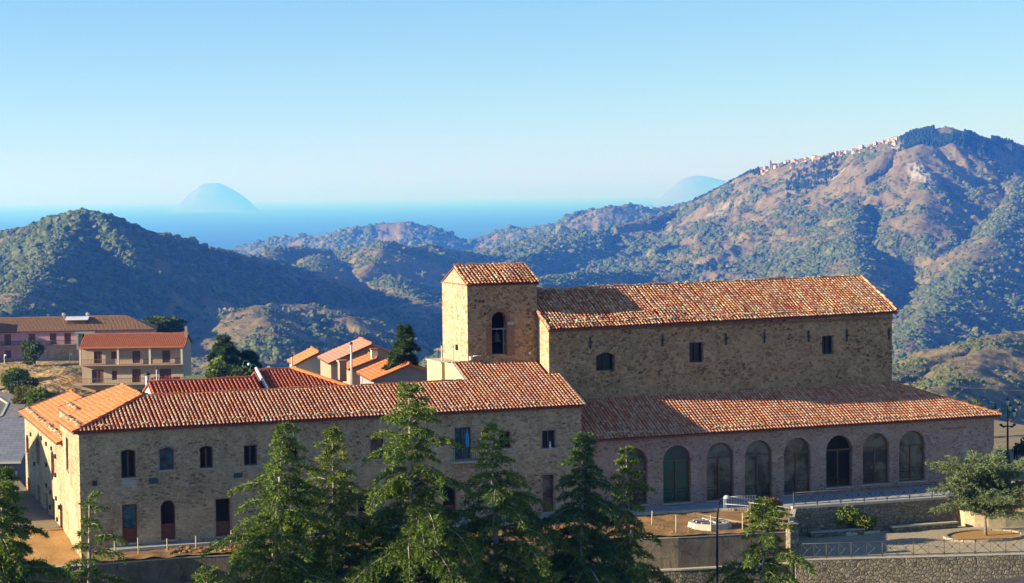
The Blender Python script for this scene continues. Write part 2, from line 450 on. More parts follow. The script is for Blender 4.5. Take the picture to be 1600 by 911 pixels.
# islands on the horizon
M_ISLE = simple_mat('island_rock', (0.16, 0.15, 0.11), 0.95, 0.1, 0.3, 0.0006)
def island(prof, Y, depth, label, seed):
    n = len(prof); rs = np.random.default_rng(seed)
    xs = np.interp(np.linspace(0, 1, 60), np.linspace(0, 1, n), [p[0] for p in prof])
    zs = np.interp(np.linspace(0, 1, 60), np.linspace(0, 1, n), [p[1] for p in prof]) - SEA_Z
    t = np.linspace(-1, 1, 25)
    X, T = np.meshgrid(xs, t)
    Z = np.meshgrid(zs, t)[0]*np.clip(1 - np.abs(T)**1.3, 0, 1)
    Z = Z*(0.93 + 0.14*fbm(X/1500, T*depth/1500, 4, off=seed)*np.clip(np.abs(T)*4, 0, 1)) + SEA_Z - 5
    V = np.stack([X, Y + T*depth + 0*X, Z], -1).reshape(-1, 3)
    i = (np.arange(24)[:, None]*60 + np.arange(59)[None, :]).ravel()
    o = np_mesh('island', V, np.stack([i, i+1, i+61, i+60], 1), M_ISLE, smooth=True)
    return tag(o, kind='structure')
def hx(px, Y): return (px - 800)/3000*Y
def hzz(py, hy, Y): return CAM_Z + (hy - py)/3000*Y
Yi = 65000
island([(hx(x, Yi), hzz(y, 311.5, Yi)) for x, y in ((280,328),(289,314),(297,303),(310,293),(318,285),(330,283),(345,283),(352,286),(368,295),(382,305),(391,314),(400,328))], Yi, 1900, 'x', 3)
Yi = 65500
island([(hx(x, Yi), hzz(y, 302.5, Yi)) for x, y in ((1020,318),(1036,303),(1052,289),(1065,277),(1080,271),(1095,270),(1110,273),(1140,281),(1170,292),(1200,305),(1230,318))], Yi, 2000, 'x', 4)

# haze: one closed box of thin, even air
hz = MB(); hz.box(-201000, 201000, -4000, 331000, SEA_Z - 2, 745)
k = bpy.data.materials.new('thin_blue_air'); k.use_nodes = True
for nd in list(k.node_tree.nodes):
    if nd.type == 'BSDF_PRINCIPLED': k.node_tree.nodes.remove(nd)
pv = k.node_tree.nodes.new('ShaderNodeVolumePrincipled')
pv.inputs['Color'].default_value = (0.07, 0.27, 1.0, 1)
pv.inputs['Absorption Color'].default_value = (0.93, 0.93, 0.93, 1)
pv.inputs['Density'].default_value = 1.0e-4
pv.inputs['Anisotropy'].default_value = 0.2
outn = [nd for nd in k.node_tree.nodes if nd.type == 'OUTPUT_MATERIAL'][0]
k.node_tree.links.new(pv.outputs[0], outn.inputs['Volume'])
tag(hz.build('haze', k), kind='stuff')

# ================================================================== BUILDING FRAME (u along the facade, v into depth, z up)
TH = R(21)
OX, OY = -27.304, 120.0
def W(u, v, z=0.0):
    return Vector((OX + u*math.cos(TH) - v*math.sin(TH), OY + u*math.sin(TH) + v*math.cos(TH), z))
def bthing(name, u, v, z, label, cat, group=None):
    e = empty(name, W(u, v, z), TH, label, cat, group); e['_s'] = 0
    del e['_s']
    SHIFT[e.name] = (u, v, z); return e
SHIFT = {}
def bp(mb, name, mat, e, parent=None, fix=True):
    """build a part given in building coordinates under thing e (or under one of its parts)"""
    s = SHIFT[e.name]
    o = mb.build(name, mat, parent or e, fix) if isinstance(mb, MB) else mb
    o.data.transform(Matrix.Translation((-s[0], -s[1], -s[2])))
    return o

# ------------------------------------------------------------------ materials
def stone_mat(name, sx, sz, cols, mortar, mw=0.06, bump=0.03, warp=0.25, dark=0.12, stain=0.3, hole=0.0, big=True):
    k = NT(name, 0.92, 0.15)
    v = k.mapping((sx, sx, sz)); v = k.distort(v, 1.3, warp)
    cellc = k.voronoi(1.0, v, 'F1', 0.9, 'Color'); edge = k.voronoi(1.0, v, 'DISTANCE_TO_EDGE', 0.9)
    sep = k.new('SeparateColor'); k.link(cellc, sep.inputs[0])
    stops = [(i/(len(cols)-1), c) for i, c in enumerate(cols)]
    c = k.ramp(sep.outputs[0], stops)
    cell2 = k.voronoi(.52, v, 'F1', 0.85, 'Color'); sep2 = k.new('SeparateColor'); k.link(cell2, sep2.inputs[0]); edge2 = k.voronoi(.52, v, 'DISTANCE_TO_EDGE', 0.85)
    zone = k.val(k.noise(.28, 4, .7), [(.50, 0), (.56, 1 if big else 0)])
    c = k.mix(zone, c, k.ramp(sep2.outputs[0], stops)); edge = k.math('ADD', k.math('MULTIPLY', edge, k.math('SUBTRACT', 1.0, zone)), k.math('MULTIPLY', edge2, k.math('MULTIPLY', zone, 1.5)))
    dk = k.math('MULTIPLY', k.val(sep.outputs[1], [(dark, 1), (dark*2.2, 0)]), k.val(k.noise(.6, 4, .7), [(.38, .15), (.62, 1)]))
    c = k.mix(dk, c, tuple(x*0.5 for x in cols[0]))
    pt = k.noise(.22, 5, .7)
    c = k.mix(k.val(pt, [(.40, .38), (.60, 0)]), c, (.62, .60, .60), 'MULTIPLY')
    fine = k.noise(14, 4, .7)
    c = k.mix(k.val(fine, [(0.35, 0), (0.65, .45)]), c, (0.9, 0.85, 0.75), 'MULTIPLY')
    me = k.val(edge, [(mw*0.4, 1), (mw, 0)])
    c = k.mix(me, c, mortar)
    big = k.noise(0.35, 5, .65)
    c = k.mix(k.math('MULTIPLY', k.val(big, [(0.42, 0), (0.62, 1)]), stain), c, tuple(x*1.15 for x in mortar))
    big2 = k.noise(0.9, 4, .7, k.mapping((1, 1, 0.35)))
    c = k.mix(k.math('MULTIPLY', k.val(big2, [(0.5, 0), (0.75, 1)]), stain), c, tuple(x*0.5 for x in cols[0]))
    k.color(c)
    h = k.math('ADD', k.val(edge, [(0.0, 0), (mw*2.2, 1)]), k.math('MULTIPLY', sep.outputs[2], 0.8))
    h = k.math('ADD', h, k.math('MULTIPLY', fine, 0.5))
    k.bump(h, bump, 1.0)
    return k.m
M_WING = stone_mat('coursed_rubble_stone', 3.6, 8.0, [(0.298,0.193,0.106),(0.493,0.349,0.198),(0.389,0.268,0.152),(0.571,0.423,0.251)], (0.571,0.435,0.271), 0.09, 0.03, 0.30, 0.10, 0.45)
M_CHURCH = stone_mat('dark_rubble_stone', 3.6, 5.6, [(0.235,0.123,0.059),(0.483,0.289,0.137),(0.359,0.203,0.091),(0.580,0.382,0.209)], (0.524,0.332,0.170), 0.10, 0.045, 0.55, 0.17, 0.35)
M_LIT_STONE = stone_mat('sunlit_rubble_stone', 3.8, 5.4, [(0.330,0.218,0.108),(0.550,0.436,0.264),(0.396,0.294,0.156),(0.616,0.512,0.348)], (0.550,0.446,0.300), 0.10, 0.05, 0.55, 0.12, 0.3)
M_AISLE = stone_mat('pinkish_brick_and_stone', 4.2, 10.0, [(0.312,0.167,0.119),(0.429,0.270,0.194),(0.364,0.212,0.150),(0.481,0.335,0.250)], (0.429,0.322,0.250), 0.10, 0.025, 0.30, 0.10, 0.35)
M_POLY = stone_mat('polygonal_retaining_stone', 3.5, 4.2, [(0.20,0.160,0.105),(0.36,0.30,0.20),(0.28,0.23,0.15),(0.42,0.36,0.25)], (0.17,0.14,0.095), 0.065, 0.05, 0.28, 0.06, 0.30, big=False)
M_BRICK = stone_mat('red_brick_jambs', 4.0, 13.0, [(0.26,0.10,0.05),(0.36,0.16,0.08),(0.31,0.13,0.065)], (0.30,0.20,0.13), 0.10, 0.015, 0.1, 0.0, 0.2)

def tile_mat(name, cols, lich=(0.62,0.48,0.30), lam=0.30):
    k = NT(name, 0.85, 0.2); r = k.attr('rnd')
    c = k.ramp(r, [(i/(len(cols)-1), q) for i, q in enumerate(cols)])
    n = k.noise(5, 4, .7); n2 = k.noise(.5, 3, .6)
    f = k.math('MULTIPLY', k.val(n, [(0.48, 0), (0.66, 1)]), k.val(n2, [(0.35, .25), (0.65, 1)]))
    c = k.mix(k.math('MULTIPLY', f, lam), c, lich)
    d = k.noise(17, 3, .7)
    c = k.mix(k.val(d, [(0.35, .5), (0.55, 0)]), c, (0.10,0.055,0.035))
    k.color(c); k.bump(d, 0.01, .6); return k.m
TC = [(0.56,0.15,0.065),(0.66,0.27,0.13),(0.74,0.42,0.25),(0.62,0.19,0.085),(0.70,0.33,0.17),(0.76,0.47,0.29)]
M_TILE = tile_mat('terracotta_tiles', TC)
M_TILE_OLD = tile_mat('old_lichened_tiles', [(0.484,0.112,0.050),(0.682,0.291,0.132),(0.770,0.560,0.330),(0.550,0.157,0.066),(0.770,0.403,0.187),(0.396,0.101,0.055)], (0.726,0.605,0.352), 0.40)
M_TILE_ORANGE = tile_mat('orange_tiles', [(0.46,0.145,0.045),(0.53,0.185,0.062),(0.57,0.235,0.09),(0.49,0.16,0.05)], (0.56,0.36,0.19), 0.35)
M_TILE_DK = tile_mat('dark_red_tiles', [(0.42,0.085,0.045),(0.50,0.12,0.06),(0.58,0.16,0.08),(0.46,0.10,0.05)], (0.40,0.18,0.10), 0.15)
M_CHAN = tile_mat('channel_tiles', [(0.36,0.035,0.014),(0.44,0.060,0.024),(0.40,0.045,0.018)], (0.30,0.12,0.05), 0.15)
M_SLAB = simple_mat('roof_underside', (0.16, 0.07, 0.045), .9)
M_RUBBLE = simple_mat('pale_holding_stones', (0.46, 0.37, 0.22), .95, .1, .45, 9)
M_MORTAR = simple_mat('lime_mortar', (0.50, 0.42, 0.30), .95, .1, .3, 4)
M_PLASTER = simple_mat('pale_yellow_plaster', (0.50, 0.40, 0.22), .95, .1, .12, 1.2)
M_WOOD = simple_mat('brown_varnished_wood', (0.17, 0.075, 0.038), .6, .3, .3, 6)
M_WOODR = simple_mat('red_brown_shutter_wood', (0.16, 0.048, 0.022), .6, .3, .2, 6)
M_SILL = simple_mat('pale_stone_sill', (0.42, 0.38, 0.31), .9, .2, .2, 5)
M_IRON = simple_mat('dark_iron', (0.030, 0.028, 0.026), .6, .4, .2, 10)
M_STEEL = simple_mat('galvanised_steel', (0.42, 0.43, 0.44), .4, .5, .1, 10)
M_WHITE = simple_mat('white_paint', (0.72, 0.71, 0.68), .6, .3, .08, 6)
M_DARK = simple_mat('dark_interior', (0.015, 0.014, 0.013), .95, .05, .2, 3)
def glass_mat(name, col, rough=0.07, c2=None, sc=1.3):
    k = NT(name, rough, 0.22)
    if c2: k.color(k.mix(k.val(k.noise(sc, 3, .6), [(0.42, 0), (0.6, 1)]), col, c2))
    else: k.color(col)
    b = k.noise(0.9, 2, .5); k.bump(b, 0.012, .5); return k.m
M_GLASS = glass_mat('dark_window_glass', (0.020, 0.018, 0.014))
M_GLASS_OL = glass_mat('olive_curtained_glass', (0.200, 0.165, 0.105), .12, (0.065, 0.058, 0.038), .8)
M_GLASS_GR = glass_mat('green_tinted_glass', (0.030, 0.130, 0.065), .10, (0.085, 0.085, 0.052), .6)
M_GLASS_BL = glass_mat('blue_grey_glass', (0.090, 0.150, 0.175), .15, (0.04, 0.075, 0.09), 2.5)

# ------------------------------------------------------------------ walls with real openings
def outline(o, n=12):
    """opening outline (a, z) from bottom-left, anticlockwise"""
    a0, a1, z0, z1 = o['a0'], o['a1'], o['z0'], o['z1']; w = a1 - a0; k = o.get('arch', 0)
    if not k: return [(a0, z0), (a1, z0), (a1, z1), (a0, z1)]
    rise = w/2 if k == 'round' else 0.16*w
    zs = z1 - rise; pts = [(a0, z0), (a1, z0)]
    for i in range(n + 1):
        t = math.pi*i/n
        if k == 'round': pts.append(((a0+a1)/2 + w/2*math.cos(t), zs + rise*math.sin(t)))
        else:
            x = 1 - 2*i/n; pts.append(((a0+a1)/2 + w/2*x, zs + rise*(1 - x*x)))
    return pts
def P3(axis, pos, a, z, d):
    return (a, pos + d, z) if axis == 'u' else (pos + d, a, z)
def wall(mb, axis, pos, a0, a1, z0, z1, ops=(), depth=0.35, sgn=1):
    """flat wall sheet with openings and their reveals; sgn*depth goes inwards"""
    As = sorted({a0, a1, *[o['a0'] for o in ops], *[o['a1'] for o in ops]})
    Zs = sorted({z0, z1, *[o['z0'] for o in ops], *[o['z1'] for o in ops]})
    for i in range(len(As)-1):
        for j in range(len(Zs)-1):
            ca, cz = (As[i]+As[i+1])/2, (Zs[j]+Zs[j+1])/2
            if any(o['a0'] < ca < o['a1'] and o['z0'] < cz < o['z1'] for o in ops): continue
            mb.add([P3(axis, pos, a, z, 0) for a, z in ((As[i],Zs[j]),(As[i+1],Zs[j]),(As[i+1],Zs[j+1]),(As[i],Zs[j+1]))], [(0,1,2,3)])
    for o in ops:
        pl = outline(o); dd = sgn*o.get('depth', depth)
        if o.get('arch'):
            arc = pl[2:]; zt = o['z1']
            for (x0, y0), (x1, y1) in zip(arc[:-1], arc[1:]):
                mb.add([P3(axis, pos, x0, y0, 0), P3(axis, pos, x1, y1, 0), P3(axis, pos, x1, zt, 0), P3(axis, pos, x0, zt, 0)], [(0,1,2,3)])
        n = len(pl)
        vs = [P3(axis, pos, a, z, 0) for a, z in pl] + [P3(axis, pos, a, z, dd) for a, z in pl]
        mb.add(vs, [(i, (i+1) % n, n + (i+1) % n, n + i) for i in range(n)])
def inset(pl, t):
    c = (sum(p[0] for p in pl)/len(pl), sum(p[1] for p in pl)/len(pl))
    a0 = min(p[0] for p in pl); a1 = max(p[0] for p in pl); z0 = min(p[1] for p in pl); z1 = max(p[1] for p in pl)
    ka = 1 - 2*t/(a1-a0); kz = 1 - 2*t/(z1-z0); ca = (a0+a1)/2; cz = (z0+z1)/2
    return [(ca + (p[0]-ca)*ka, cz + (p[1]-cz)*kz) for p in pl]
def joinery(e, axis, pos, o, sgn=1, mat=None, glass=None, sill=True, name='window', panel=0, mull=1, trans=True, kind='glass', panelmat=None):
    """window or door with frame, pane(s), sill"""
    mat = mat or M_WOOD; glass = glass or M_GLASS
    d = sgn*(o.get('depth', .35)*0.62); t = o.get('t', .07)
    pl = outline(o); inn = inset(pl, t); n = len(pl); m = MB()
    for dd in (0.0,):
        vs = [P3(axis, pos, a, z, d) for a, z in pl] + [P3(axis, pos, a, z, d) for a, z in inn] + [P3(axis, pos, a, z, d + sgn*.07) for a, z in inn]
        m.add(vs, [(i, (i+1) % n, n + (i+1) % n, n + i) for i in range(n)] + [(n+i, n+(i+1) % n, 2*n+(i+1) % n, 2*n+i) for i in range(n)])
    ca = (o['a0']+o['a1'])/2; rise = {'round': (o['a1']-o['a0'])/2, 'seg': .16*(o['a1']-o['a0'])}.get(o.get('arch'), 0)
    zs = o['z1'] - rise
    zt = zs - 0.02 if (trans and o.get('arch') == 'round') else (o['z1'] - t if not o.get('arch') else zs - .02)
    def bar(a, b, z0, z1):
        q0, q1 = sorted((d - sgn*.012, d + sgn*.06))
        if axis == 'u': m.box(a, b, pos+q0, pos+q1, z0, z1)
        else: m.box(pos+q0, pos+q1, a, b, z0, z1)
    if mull:
        for i in range(1, mull+1):
            c = o['a0'] + (o['a1']-o['a0'])*i/(mull+1); bar(c-.045, c+.045, o['z0']+.004, zt)
    if trans and o.get('arch') == 'round': bar(o['a0']+.01, o['a1']-.01, zt-.04, zt+.06)
    f = bp(m, name, mat, e)
    z0g = o['z0']
    if panel:
        p = MB(); q0, q1 = sorted((d + sgn*.02, d + sgn*.07))
        if axis == 'u': p.box(o['a0']+.05, o['a1']-.05, pos+q0, pos+q1, o['z0']+.01, o['z0']+panel)
        else: p.box(pos+q0, pos+q1, o['a0']+.05, o['a1']-.05, o['z0']+.01, o['z0']+panel)
        bp(p, 'door_panel', panelmat or mat, e, f)
    g = MB(); inn2 = inset(pl, t*.5)
    g.add([P3(axis, pos, a, z, d + sgn*.075) for a, z in inn2], [tuple(range(n))])
    bp(g, 'pane', glass, e, f)
    if sill:
        s = MB(); a0, a1 = o['a0']-.12, o['a1']+.12; q0, q1 = sorted((-sgn*.09, sgn*.20))
        if axis == 'u': s.box(a0, a1, pos+q0, pos+q1, o['z0']-.09, o['z0']+.004)
        else: s.box(pos+q0, pos+q1, a0, a1, o['z0']-.09, o['z0']+.004)
        bp(s, 'sill', M_SILL, e, f)
    return f

# ------------------------------------------------------------------ barrel tile roofs
def tile_roof(P0, ea, sl, La, rng, pitch=0.26, course=0.34, seed=1, wild=1.0, rise=1.0, hs=1.0):
    """verts/faces/rnd for cover tiles and channel tiles on one slope. rng(a) -> (b0, b1)"""
    rs = np.random.default_rng(seed)
    ea = np.array(ea, float); ea /= np.linalg.norm(ea); sl = np.array(sl, float); sl /= np.linalg.norm(sl)
    nn = np.cross(ea, sl); nn /= np.linalg.norm(nn)
    if nn[2] < 0: nn = -nn
    P0 = np.array(P0, float)
    outs = []
    for chan in (0, 1):
        V = []; F = []; A = []; nv = 0
        k = 6 if not chan else 4
        if not chan:
            th = np.linspace(0, math.pi, k); px = np.cos(th); ph = np.sin(th)
        else:
            px = np.array([1.15, .55, -.55, -1.15]); ph = np.array([.50, .02, .02, .50])
        for a in np.arange(pitch*(0.5 + 0.5*chan), La, pitch):
            b0, b1 = rng(a)
            if b1 - b0 < 0.12: continue
            cw = rs.normal(0, .010*wild); sag = (math.sin(a*.37 + seed) + math.sin(a*.83 + 2*seed) + .6*math.sin(a*2.1))*.022*wild
            for b in np.arange(b0, b1, course):
                be = min(b + course*1.08, b1 + .04)
                if be - b < .08: continue
                j = rs.normal(0, .008*wild, 3); r0 = pitch*.36; r1 = pitch*.30
                lift0 = .035*rise + abs(j[2]) + sag*math.sin(min(1, b/3)*3.1); lift1 = 0.004 + sag*math.sin(min(1, be/3)*3.1)
                if chan: r0 = r1 = pitch*.36; lift0 = .0; lift1 = -.025
                ring0 = P0 + np.outer(a + cw + j[0] + px*r0, ea) + sl*(b + j[1]*1.5) + np.outer(ph*r0*1.15*hs + lift0, nn)
                ring1 = P0 + np.outer(a + cw + j[1] + px*r1, ea) + sl*be + np.outer(ph*r1*1.15*hs + lift1, nn)
                V.append(ring0); V.append(ring1)
                i = np.arange(k-1)
                F.append(np.stack([nv+i, nv+i+1, nv+k+i+1, nv+k+i], 1)); c = rs.random()
                A.append(np.full(k-1, c))
                if not chan:      # the thick lower lip of the tile
                    ring2 = P0 + np.outer(a + cw + j[0] + px*r0*.80, ea) + sl*(b + j[1]*1.5) + np.outer(ph*r0*.70*hs + lift0, nn)
                    V.append(ring2); F.append(np.stack([nv+i, nv+2*k+i, nv+2*k+i+1, nv+i+1], 1)); A.append(np.full(k-1, c*.9)); nv += k
                nv += 2*k
        outs.append((np.concatenate(V), np.concatenate(F), np.concatenate(A)) if V else None)
    return outs
def add_roof(e, parent, P0, ea, sl, La, rng, mat, slab=None, seed=1, pitch=.26, course=.34, wild=1.0, name='roof_tiles', mch=None, hs=1.0):
    cov, ch = tile_roof(P0, ea, sl, La, rng, pitch, course, seed, wild, 1.0 if hs == 1 else .5, hs)
    o = np_mesh(name, cov[0], cov[1], mat, parent, smooth=False, fattr={'rnd': cov[2]}); bp(o, name, mat, e)
    if ch is not None:
        o2 = np_mesh('channel_tiles', ch[0], ch[1], mch or M_CHAN, parent, fattr={'rnd': ch[2]}); bp(o2, 'c', None, e)
    return o
def slab(e, parent, poly, t=0.12, mat=None, off=-.03):
    m = MB(); m.prism(poly, (0, 0, off - t), (0, 0, off)); return bp(m, 'roof_slab', mat or M_SLAB, e, parent)
def ridge(e, parent, P, Q, r=.12, L=.36, mat=None, seed=2, name='ridge_tiles', wild=1.0):
    rs = random.Random(seed); P = Vector(P); Q = Vector(Q); n = max(1, int((Q-P).length/L)); d = (Q-P).normalized(); LL = (Q-P).length
    s = d.cross(Vector((0, 0, 1))).normalized(); up = s.cross(d); V = []; F = []; A = []
    if up.z < 0: up = -up
    nv = 0
    for i in range(n):
        a = P + (Q-P)*(i/n); b = P + (Q-P)*((i+1.1)/n); j = Vector((rs.uniform(-.02,.02), rs.uniform(-.02,.02), rs.uniform(-.015,.03)))*wild + Vector((0, 0, .02*wild*(math.sin(i/n*LL*.5 + seed) + math.sin(i/n*LL*1.3)))); c = rs.random()
        for pt, rr in ((a, r), (b, r*.86)):
            for kx in range(7):
                t = math.pi*kx/6*1.1 - .157; V.append(pt + j + s*math.cos(t)*rr + up*math.sin(t)*rr)
        for kx in range(6): F.append((nv+kx, nv+kx+1, nv+8+kx, nv+7+kx)); A.append(c)
        nv += 14
    o = np_mesh(name, [tuple(v) for v in V], F, mat or M_TILE, parent, fattr={'rnd': A}); bp(o, name, None, e); return o
def stones(e, parent, P, Q, n, r=.10, seed=3, mat=None, drop=.12, name='holding_stones', skip=0.0):
    rs = random.Random(seed); P = Vector(P); Q = Vector(Q); m = MB(); d = (Q-P).normalized()
    for i in range(n):
        t = (i + rs.uniform(-.4, .4))/n
        if rs.random() < skip: continue
        c = P + (Q-P)*t + Vector((0, rs.uniform(-drop, drop), 0)) + Vector((0, 0, rs.uniform(-.02, .06)))
        rr = r*rs.uniform(.55, 1.35)
        m.blob(c, (rr*rs.uniform(.7, 1.5), rr*rs.uniform(.7, 1.1), rr*rs.uniform(.5, .9)), 1, .25, rs)
    return tag(bp(m, name, mat or M_RUBBLE, e, parent, fix=False), kind='stuff')

# ================================================================== CONVENT RANGE (two storeys, long front)
cv = bthing('convent_building', 0, 0, 0, 'long two storey stone convent range with red barrel tile roof behind the conifers', 'building')
wm = MB()
F_OPS = [dict(a0=2.6,a1=3.54,z0=4.38,z1=6.2,arch='seg'), dict(a0=5.05,a1=5.97,z0=4.73,z1=6.18,arch='seg'), dict(a0=7.64,a1=8.5,z0=4.7,z1=6.15,arch='seg'),
         dict(a0=10.52,a1=11.4,z0=4.69,z1=6.02), dict(a0=13.3,a1=14.15,z0=4.65,z1=6.0), dict(a0=15.9,a1=16.7,z0=4.8,z1=5.98), dict(a0=19.1,a1=20.0,z0=4.6,z1=6.06,arch='seg'),
         dict(a0=25.0,a1=26.15,z0=4.25,z1=6.4), dict(a0=28.2,a1=29.05,z0=4.8,z1=5.95), dict(a0=31.35,a1=32.35,z0=4.62,z1=5.87),
         dict(a0=2.6,a1=3.56,z0=.22,z1=2.7), dict(a0=5.05,a1=6.0,z0=.24,z1=2.8,arch='round'), dict(a0=8.6,a1=9.57,z0=.2,z1=2.66),
         dict(a0=12.5,a1=13.45,z0=.2,z1=2.6), dict(a0=18.15,a1=19.05,z0=.22,z1=2.45), dict(a0=24.1,a1=25.05,z0=.2,z1=2.6), dict(a0=31.35,a1=32.2,z0=.19,z1=2.8)]
wall(wm, 'u', 0, 0, 34.28, -1.6, 7.5, F_OPS)
L_OPS = [dict(a0=4.85,a1=5.95,z0=4.35,z1=6.5)]
wall(wm, 'v', 0, 0, 7.4, -1.6, 7.5, L_OPS)
wm.add([(9.4,7.4,-1.6),(.45,7.4,-1.6),(.45,7.4,7.5),(9.4,7.4,7.5)], [(0,1,2,3)])
wm.add([(0,7.4,-1.6),(.45,7.4,-1.6),(.45,7.4,7.5),(0,7.4,7.5)], [(0,1,2,3)])
wm.add([(.45,7.4,3),(.45,12,3),(.45,12,7.78),(.45,7.4,7.78)], [(0,1,2,3)])
wm.add([(.45,12,-2),(9.0,12,-2),(9.0,12,7.6),(4.7,12,9.0),(.45,12,7.7)], [(0,1,2,3,4)])
wm.add([(9.0,8,-2),(9.0,12,-2),(9.0,12,7.5),(9.0,8,7.5)], [(0,1,2,3)])
wm.add([(9.0,7.9,-2),(27.3,7.9,-2),(27.3,7.9,7.5),(9.0,7.9,7.5)], [(0,1,2,3)])
# right end gable wall (towards the church porch)
wm.add([(34.28,0,-1),(34.28,4.4,-1),(34.28,4.4,9.05),(34.28,0,7.4)], [(0,1,2,3)])
wl = bp(wm, 'wall', M_WING, cv)
# white rendered gable of the deeper part, with a cream wall behind
gm = MB()
gm.add([(27.3,3.9,9.0),(27.3,6.9,9.0),(27.3,6.9,10.17),(27.3,3.95,9.09)], [(0,1,2,3)])
gm.add([(27.3,3.9,7.0),(27.3,8.6,7.0),(27.3,8.6,10.1),(27.3,6.9,10.1),(27.3,6.9,8.95),(27.3,3.9,8.95)], [(0,1,2,3,4,5)])
bp(gm, 'rendered_gable', M_PLASTER, cv)
gl = [M_WOODR, M_GLASS_BL, M_GLASS, M_GLASS, M_GLASS, M_GLASS, M_GLASS_OL, M_GLASS_BL, M_GLASS, M_GLASS]
for i, o in enumerate(F_OPS):
    if i < 10:
        f = joinery(cv, 'u', 0, o, glass=gl[i] if i else M_GLASS, name='window', mull=1, sill=(i != 7))
    else:
        j = i - 10
        g = [M_GLASS_BL, M_GLASS, M_GLASS, M_GLASS, M_GLASS, M_GLASS, M_GLASS_OL][j]
        f = joinery(cv, 'u', 0, o, glass=g, name='door', mull=0, panel=.95 if j != 1 else 1.0, panelmat=M_WOODR if j < 2 else M_WOOD, trans=False)
for o in L_OPS: joinery(cv, 'v', 0, o, mat=M_WOODR, glass=M_WOODR)
# brick surround of each opening, standing 3 mm proud
for i, o in enumerate(F_OPS):
    if i in (1, 6, 8, 9, 12, 16):
        pl = outline(o); q = [(a + (-.11 if a < (o['a0']+o['a1'])/2 - 1e-6 else .11), z + (.12 if z > (o['z0']+o['z1'])/2 else 0)) for a, z in pl]
        m = MB(); n = len(pl)
        m.add([(a, -.012, z) for a, z in pl] + [(a, -.012, z) for a, z in q] + [(a, 0.001, z) for a, z in q], [(k_, (k_+1) % n, n+(k_+1) % n, n+k_) for k_ in range(1, n)] + [(n+k_, n+(k_+1) % n, 2*n+(k_+1) % n, 2*n+k_) for k_ in range(1, n)])
        bp(m, 'brick_surround', M_AISLE, cv)
# cornice under the eaves
m = MB(); m.box(-.06, 34.30, -.10, 0.0, 7.28, 7.42); m.box(-.12, 34.32, -.2, -.101, 7.36, 7.47); m.box(-.2, -.001, .0, 7.4, 7.36, 7.46)
bp(m, 'cornice', M_AISLE, cv)
# roof: front slope (eave 34.7 m long), hip at the left
k = .37; cs = math.cos(math.atan(k)); sl = (0, cs, cs*k)
def rng(a):
    u = a - .3
    b1 = 4.35/cs
    if u > 27.35: b1 = 7.1/cs
    if u > 33.62: b1 = 4.72/cs
    b1 = min(b1, (u + .30)/5.1*4.35/cs)
    return (0, b1)
rf = slab(cv, None, [(-.35,-.35,7.52),(34.42,-.35,7.52),(34.42,4.38,7.52+4.73*k),(27.35,4.0,7.52+4.35*k),(4.75,4.0,7.52+4.35*k)]); rf.name = 'roof'
slab(cv, rf, [(27.35,3.9,7.52+4.25*k-.005),(33.64,3.9,7.52+4.25*k-.005),(33.64,6.58,7.52+6.93*k),(27.35,6.85,7.52+7.2*k)])
add_roof(cv, rf, (-.3, -.40, 7.50), (1, 0, 0), sl, 34.72, rng, M_TILE, seed=11)
ridge(cv, rf, (4.75, 4.0, 9.14), (27.3, 4.0, 9.14), seed=3, mat=M_TILE_ORANGE)
ridge(cv, rf, (27.3, 6.75, 10.16), (28.38, 6.75, 10.16), seed=4, mat=M_TILE_ORANGE)
ridge(cv, rf, (-.38, -.42, 7.52), (4.75, 4.0, 9.16), r=.13, seed=5, mat=M_TILE_DK, name='hip_tiles')
stones(cv, rf, (.6, .12, 7.80), (34.2, .12, 7.80), 190, .085, 7, skip=.2)
# verge strips: pale mortared edges
def verge(P, Q, w=.24, h=.07, mat=None, e=cv, par=None):
    P = Vector(P); Q = Vector(Q); m = MB(); s = Vector((w, 0, 0))
    m.prism([P, P + s, Q + s, Q], (0, 0, -.10), (0, 0, h)); return bp(m, 'verge', mat or M_MORTAR, e, par)
verge((27.18, 3.75, 9.04), (27.18, 6.85, 10.20), .26, par=rf)
verge((34.30, -.3, 7.56), (34.30, 4.40, 9.28), .22, par=rf)
# back slope
slab(cv, rf, [(4.7,4.01,9.12),(27.3,4.01,9.12),(27.3,8.3,7.5),(9.4,8.3,7.5)])
# left block: slope facing left, in smooth orange tiles
kl = .33; cl = math.cos(math.atan(kl)); sll = (cl, 0, cl*kl)
slab(cv, rf, [(-.38,-.38,7.50),(4.72,3.98,7.50+5.1*kl),(4.72,7.4,7.50+5.1*kl),(-.38,7.6,7.50)])
slab(cv, rf, [(.40,7.41,7.757),(4.72,7.41,7.50+5.1*kl),(4.72,12.2,7.50+5.1*kl),(.40,12.2,7.757)])
slab(cv, rf, [(4.73,3.9,9.16),(9.5,8.2,7.5),(9.5,12.2,7.5),(4.73,12.2,9.16)])
def rngl(a):       # a runs from v=-.35 upwards along v
    v = a - .35
    b0 = 0 if v < 7.5 else .8/cl
    b1 = 5.1/cl
    if v < 4.0: b1 = (v + .35)/4.35*5.1/cl
    return (b0, b1)
add_roof(cv, rf, (-.40, -.35, 7.49), (0, 1, 0), sll, 12.5, rngl, M_TILE_ORANGE, seed=21, wild=.7, mch=M_TILE_ORANGE, hs=.40, pitch=.22)
ridge(cv, rf, (4.74, 4.0, 9.20), (4.74, 12.2, 9.20), seed=6, mat=M_TILE_ORANGE)
stones(cv, rf, (.15, .6, 7.80), (.15, 7.2, 7.80), 38, .13, 17, drop=.1)
stones(cv, rf, (1.0, 7.9, 8.1), (1.0, 11.6, 8.1), 18, .14, 18, drop=.1)
verge((.40, 12.15, 7.80), (4.7, 12.15, 9.22), .05, par=rf)
